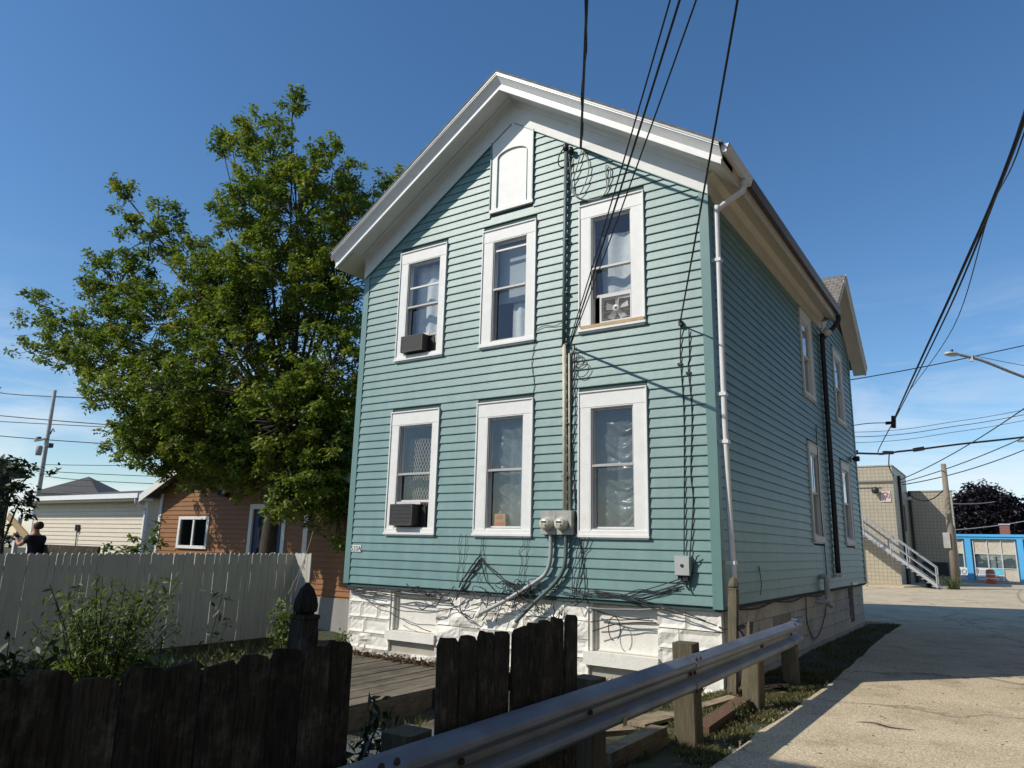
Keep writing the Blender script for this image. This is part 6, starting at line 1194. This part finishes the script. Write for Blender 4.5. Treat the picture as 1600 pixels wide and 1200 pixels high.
# ------------------------------------------------------------------ blue storefront
bs = thing('storefront', 'low sky-blue storefront with pebbled panels across the street', 'shop', (12, 52, 0))
mb = MB(); mb.box(4.8, 24, 50.1, 58, 0.0, 3.0); mb.build('wall', M['panel'], bs)
mb = MB(); mb.box(4.7, 24, 49.82, 50.1, 2.78, 2.93); mb.box(4.65, 24, 49.75, 50.1, 2.931, 3.09); mb.box(4.8, 24, 50.1, 58, 3.001, 3.08); mb.build('cornice', M['blue'], bs)
bays = [(5.35, 7.42), (8.02, 10.38), (10.95, 13.3), (13.9, 16.3)]
for a, b in ((4.8, 5.35), (7.42, 7.72 + 0.30), (10.38, 10.95), (13.3, 13.9), (16.3, 16.9)):
    mb = MB(); mb.box(a + 0.12, b - 0.12, 49.83, 50.099, 0.0, 2.779); mb.build('pier', M['blue'], bs)
for bi, (a, b) in enumerate(bays):
    n_ = 3; wd = (b - a) / n_
    for k_ in range(n_):
        x0, x1 = a + k_ * wd + 0.035, a + (k_ + 1) * wd - 0.035
        mb = MB(); mb.box(x0, x1, 50.03, 50.099, 1.86, 2.77); mb.build('panel', M['panel'], bs)
        if bi == 2: continue
        mb = MB(); mb.box(x0, x1, 50.03, 50.099, 0.06, 0.83); mb.build('panel', M['panel'], bs)
        mb = MB(); mb.box(x0 + 0.02, x1 - 0.02, 50.085, 50.095, 0.88, 1.78); wv_ = mb.build('window', M['shade_blind'] if (bi, k_) != (1, 1) else M['poster'], bs)
        mb = MB(); mb.box(x0 + 0.02, x1 - 0.02, 50.06, 50.065, 0.88, 1.78); mb.build('pane', M['glass_side'], wv_)
    for k_ in range(n_ + 1):
        x = a + k_ * wd; mb = MB(); mb.box(x - 0.03, x + 0.03, 49.96, 50.099, 0.03, 2.778); mb.build('mullion', mat('mullion white', (0.62, 0.66, 0.66), 0.5) if bi != 9 else M['trim'], bs)
    mb = MB(); mb.box(a, b, 49.98, 50.028, 1.78, 1.85); mb.box(a, b, 49.98, 50.028, 0.83, 0.88); mb.build('transom', mat('transom', (0.62, 0.66, 0.66), 0.5), bs)
mb = MB(); mb.box(11.0, 13.25, 49.9, 49.979, 1.70, 1.88); mb.build('lintel', M['blue'], bs); mb = MB(); mb.box(11.0, 13.25, 50.05, 50.097, 0.0, 1.69); mb.build('door', mat('brown door', (0.10, 0.06, 0.04), 0.6), bs)
mb = MB(); mb.box(9.22, 9.30, 50.07, 50.084, 0.88, 1.78); mb.build('curtain_gap', M['black'], bs)
def poster(x0, x1, z0, z1, label):
    t = thing('poster', label, 'poster', ((x0 + x1) / 2, 49.95, z0), 'posters on the storefront'); mb = MB(); mb.box(x0, x1, 49.955, 49.975, z0, z1); mb.build('sheet', M['poster'], t); return t
p = poster(6.75, 7.60, -0.02 + 0.08, 0.86, 'white poster with black lettering left of the blue pier'); text(p, 'IO', 7.3, 0.45, 49.95, 0.42, M['ink']); text(p, 'TG', 7.36, 0.2, 49.95, 0.22, M['ink'])
p = poster(8.10, 8.78, 0.06, 0.86, 'white poster with faint coloured text lines on the storefront')
for i, (z, m_) in enumerate(((0.68, 'ink'), (0.58, 'ink_blue'), (0.47, 'ink_blue'), (0.36, 'ink_red'), (0.22, 'ink_blue'))):
    mb = MB(); mb.box(8.22, 8.72 - 0.04 * (i % 2), 49.948, 49.954, z, z + (0.02 if i in (0, 3) else 0.05)); mb.build('text_line', M[m_], p)
mb = MB(); mb.box(8.12, 8.18, 49.948, 49.954, 0.5, 0.82); mb.build('text_line', M['ink'], p)
p = poster(8.86, 9.58, 0.06, 0.86, 'poster with a cyan upper half and black scrawl')
mb = MB(); mb.box(8.865, 9.575, 49.948, 49.954, 0.45, 0.855); mb.build('print', M['ink_cyan'], p); mb = MB(); mb.box(8.865, 9.3, 49.948, 49.954, 0.33, 0.445); mb.build('print', M['ink_orange'], p)
text(p, 'eem', 9.36, 0.27, 49.946, 0.2, M['ink']); text(p, '00', 9.4, 0.13, 49.946, 0.16, M['ink_red'])
mb = MB(); mb.box(9.2, 9.5, 49.95, 49.954, 0.10, 0.115); mb.build('text_line', M['ink'], p)
br2 = thing('traffic_barrel', 'orange and white traffic barrel before the blue storefront', 'barrel', (8.86, 48.4, -0.096))
for i, (z0, z1, r0, r1) in enumerate(((0, 0.12, 0.34, 0.33), (0.12, 0.30, 0.29, 0.285), (0.30, 0.38, 0.285, 0.28), (0.38, 0.55, 0.275, 0.27), (0.55, 0.63, 0.27, 0.265), (0.63, 0.82, 0.26, 0.25), (0.82, 0.90, 0.25, 0.15))):
    mb = MB(); mb.lathe([(r0, z0), (r1, z1 - 0.001)], (8.86, 48.4, -0.09), 'z', 18); mb.build('band' if i in (2, 4) else 'drum', M['poster'] if i in (2, 4) else M['barrel'], br2, True)
ch = thing('chimney', 'short red brick chimney above the blue storefront', 'chimney', (9.6, 56, 3)); mb = MB(); mb.box(9.62, 10.25, 56.5, 57.1, 3.08, 3.95); mb.build('shaft', M['brick_red'], ch); mb = MB(); mb.box(9.57, 10.3, 56.45, 57.15, 3.951, 4.05); mb.build('cap', M['pole_pale'], ch)
make_tree('purple_tree', 'dark purple-leaved tree behind the blue storefront', (8.6, 76, 0), [((8.5, 75, 5.6), (2.4, 2, 2.3)), ((7.3, 75, 5.6), (1.7, 1.5, 1.9)), ((9.9, 75, 5.4), (1.6, 1.5, 1.9)), ((8.4, 75, 7.0), (1.5, 1.5, 1.4)), ((8.8, 75, 3.8), (3.0, 2, 1.2)), ((6.8, 75.5, 4.2), (1.6, 1.5, 1.4)), ((12.0, 77, 4.6), (1.4, 1.3, 1.8))], 0.40, M['leaf_purple'], 46, 12, 0.3, (8.5, 76, 3.5), cl_r=0.6, per=26)
fp = thing('utility_pole', 'thin pale utility pole far off beside the purple tree', 'utility pole', (11.03, 78, 0)); mb = MB(); mb.tube([(11.1, 78, 0), (10.85, 78, 7.6)], [0.17, 0.12], 8); mb.build('pole', M['pole_pale'], fp, True); mb = MB(); mb.lathe([(0.2, -0.4), (0.24, 0), (0.2, 0.6)], (10.75, 77.8, 5.2), 'z', 10); mb.build('transformer', M['pole_pale'], fp, True); mb = MB(); mb.box(10.2, 11.3, 77.9, 78.0, 7.3, 7.4); mb.build('crossarm', M['pole'], fp)
wire('cable', sag((5.4, 60, 5.9), (10.85, 78, 7.3), 0.3), 0.05, 'thin far line crossing before the purple tree', 'pole_pale', 'far cables')
wire('cable', sag((5.4, 60, 3.6), (13, 66, 5.0), 0.2), 0.04, 'lower far line above the blue storefront', 'pole_pale', 'far cables')

# ------------------------------------------------------------------ street lamp and cables at the right
sl_ = thing('street_lamp', 'street lamp with curved arm reaching in from the right', 'street lamp', (13.6, 19.0, -0.1))
mb = MB(); mb.tube([(13.6, 19.0, -0.1), (13.6, 19.0, 9.5)], [0.17, 0.13], 10); mb.build('pole', M['pole'], sl_, True)
mb = MB(); mb.tube(bez((13.6, 19.0, 5.9), (12.2, 17.95, 6.5), (10.9, 16.85, 6.93), (9.9, 16.05, 7.38), (9.28, 15.58, 7.56), n=6), 0.045, 8); mb.tube(bez((13.6, 19.0, 7.0), (11.3, 17.2, 7.25), (9.6, 15.85, 7.56)), 0.012, 5); mb.build('arm', M['conduit'], sl_, True)
mb = MB(); mb.obox((9.60, 15.83, 7.44), 0.1, 0.1, 0.16); mb.build('clamp', M['lamp_grey'], sl_)
mb = MB(); dv = Vector((9.28 - 9.9, 15.58 - 16.05, 0.06)).normalized(); 
hd = [(0.05, 0), (0.10, 0.06), (0.15, 0.16), (0.16, 0.30), (0.12, 0.42), (0.03, 0.46)]; mb.lathe([(r, h) for r, h in hd], (0, 0, 0), 'z', 14); o = place('head', mb.mesh('head', M['lamp_grey'], True), None); o.location = Vector((9.32, 15.61, 7.54)); o.rotation_euler = dv.to_track_quat('Z', 'Y').to_euler(); o.scale = (1, 0.42, 1)
q_ = dv.to_track_quat('Z', 'X'); o.rotation_euler = q_.to_euler(); o.scale = (0.42, 1, 1); setp(o, sl_)
mb = MB(); mb.lathe([(0.04, 0), (0.04, 0.07), (0.02, 0.09)], (9.14, 15.48, 7.62), 'z', 10); mb.build('photocell', M['black'], sl_, True)
AL = [((10.9, -6.5, 5.45), (10.4, -2.77, 5.12), (9.76, 1.68, 5.36), (8.92, 6.07, 5.29), (7.69, 12.67, 5.23), 0.020, 'thick black alley cable coming down from the upper right'),
      ((10.95, -6.5, 5.6), (10.42, -2.77, 5.2), (9.80, 1.70, 5.33), (8.96, 6.10, 5.24), (7.70, 12.68, 5.20), 0.013, 'second strand wound with the thick alley cable'),
      ((11.0, -6.0, 5.9), (10.46, -1.61, 5.56), (10.18, 1.74, 6.18), (9.5, 6.29, 5.9), (8.2, 11.63, 5.76), 0.008, 'thin wire to the right of the thick alley cable')]
for a in AL: wire('alley_cable', bez(*a[:5], n=8), a[5], a[6], group='cables over the alley')
wire('alley_cable', bez((8.2, 11.63, 5.76), (7.95, 12.2, 5.50), (7.69, 12.67, 5.25)), 0.008, 'end of the thin wire joining the alley splice', group='cables over the alley')
mb = MB(); mb.obox((7.67, 12.72, 5.16), 0.11, 0.11, 0.34, (0.2, 0.1, 0)); mb.obox((7.58, 12.6, 5.12), 0.2, 0.06, 0.08); tag(mb.build('cable_splice', M['black']), 'dark splice box where the alley cables meet', 'splice')
wire('alley_cable', bez((7.69, 12.67, 5.2), (6.43, 19.24, 5.19), (5.6, 27, 6.0), (5.25, 32.8, 6.75)), 0.017, 'black cable from the splice to the crossing cable', group='cables over the alley')
wire('alley_cable', bez((7.6, 12.6, 5.12), (7.0, 12.1, 5.06), (6.0, 11.9, 4.9)), 0.012, 'short cable from the splice to the house corner', group='cables over the alley')
wire('crossing_cable', bez((-6, 26, 7.2), (3.83, 31.9, 6.74), (5.88, 33.24, 6.9), (8.43, 34.84, 7.33), (11.26, 36.63, 7.77), (14, 38.4, 8.3)), 0.055, 'thick dark cable crossing the street horizontally', group='crossing cables')
for i, (z, r_) in enumerate(((0.75, 0.018), (0.45, 0.014), (1.0, 0.014))): wire('crossing_cable', bez((-6, 26, 7.0 + z), (3.83, 31.9, 6.85 + z), (8.43, 34.84, 7.55 + z), (11.4, 36.63, 8.2 + z), (14, 38.4, 8.9 + z)), r_, ['upper', 'middle', 'top'][i] + ' thin line above the thick crossing cable', group='crossing cables')
wire('crossing_cable', bez((4.2, 21.6, 8.45), (5.16, 22.41, 8.59), (8.1, 24.1, 9.25), (11.37, 26.17, 10.16), (14, 28, 10.9)), 0.022, 'line rising from the roof corner past the street lamp', group='crossing cables')
wire('crossing_cable', sag((4.95, 39.6, 5.95), (14.5, 22.0, 9.6), 0.5, 18), 0.024, 'line rising from the block building to the upper right', group='crossing cables')
wire('crossing_cable', sag((4.95, 40.2, 5.85), (16.0, 27.0, 9.2), 0.5, 18), 0.024, 'second line rising from the block building to the right', group='crossing cables')
wire('crossing_cable', sag((4.95, 41.0, 5.80), (13.4, 40.0, 8.5), 0.4, 18), 0.03, 'low line from the block building to the right pole', group='crossing cables')
mb = MB(); mb.obox((5.25, 32.8, 6.80), 0.5, 0.2, 0.16, (0, 0, R(30))); mb.obox((6.6, 33.7, 7.02), 0.5, 0.22, 0.2, (0, R(-10), R(30))); mb.obox((3.7, 31.8, 6.78), 0.5, 0.2, 0.22, (0, 0, R(30))); tag(mb.build('cable_splice', M['black']), 'black splice sleeves on the thick crossing cable', 'splice')
wire('crossing_cable', bez((5.3, 32.8, 6.75), (5.0, 35, 6.3), (4.95, 37.2, 6.0)), 0.03, 'cable dropping from the crossing cable to the block building', group='crossing cables')
rp_ = thing('utility_pole', 'pale utility pole at the right edge of the picture', 'utility pole', (11.9, 38.6, -0.1)); mb = MB(); mb.tube([(12.05, 38.6, -0.1), (11.98, 38.6, 8.6)], [0.2, 0.15], 10); mb.build('pole', M['pole_pale'], rp_, True); mb = MB(); mb.box(11.0, 12.9, 38.42, 38.5, 7.75, 7.85); mb.build('crossarm', M['pole'], rp_)
mb = MB()
for k_ in range(4): mb.tube(bez((11.5 + 0.1 * k_, 38.4, 7.7), (11.3 + 0.15 * k_, 38.4, 7.0 - 0.2 * k_), (11.5, 38.4, 6.2 - 0.2 * k_), (11.95, 38.4, 5.9)), 0.02, 5)
mb.build('drop_wires', M['cable'], rp_)

# ------------------------------------------------------------------ neighbouring house behind the viewer's left, which shades the foreground
nh = thing('neighbour_house', 'neighbouring house outside the picture whose shadow crosses the foreground', 'house', (4, -15, -0.2))
NX0, NX1, NY0, NY1 = 2.1, 6.5, -20.0, -9.6
mb = MB(); mb.box(NX0, NX1, NY0, NY1, -0.3, 6.6); mb.build('wall', M['neigh'], nh)
mb = MB(); mb.prism([(NX0 - 0.3, NY1 + 0.3, 6.6), (NX0 - 0.3, -14.8, 9.0), (NX0 - 0.3, NY0 - 0.3, 6.6)], [(NX1 + 0.3, NY1 + 0.3, 6.6), (NX1 + 0.3, -14.8, 9.0), (NX1 + 0.3, NY0 - 0.3, 6.6)]); mb.build('roof', M['roof_grey'], nh)
for i, xx in enumerate((3.0, 4.9)):
    for zz in (1.2, 4.0):
        mb = MB(); mb.box(xx, xx + 0.9, NY1, NY1 + 0.04, zz, zz + 1.6); f = mb.build('window', M['trim'], nh); mb = MB(); mb.box(xx + 0.1, xx + 0.8, NY1 + 0.041, NY1 + 0.05, zz + 0.1, zz + 1.5); mb.build('pane', M['glass_side'], f)

# unseen brick block added across the alley to darken the side wall
wh = thing('sky_blocker', 'unseen dark brick block added right of the alley to shade the side wall', 'building', (17, -3, -0.1))
mb = MB(); mb.box(14.2, 24, -18, 16, -0.3, 15); mb.build('wall', mat('dark brick', (0.10, 0.088, 0.075), 0.9, var=0.2, vscale=6), wh)
mb = MB(); mb.box(14.1, 24.1, -18.1, 16.1, 15.001, 15.2); mb.build('coping', M['pole_pale'], wh)
for yy in (-14, -9, -4, 1, 6):
    mb = MB(); mb.box(14.15, 14.199, yy, yy + 2.0, 3.2, 5.6); f = mb.build('window', M['black'], wh); mb = MB(); mb.box(14.12, 14.149, yy - 0.1, yy + 2.1, 3.05, 3.2); mb.build('sill', M['pole_pale'], f)
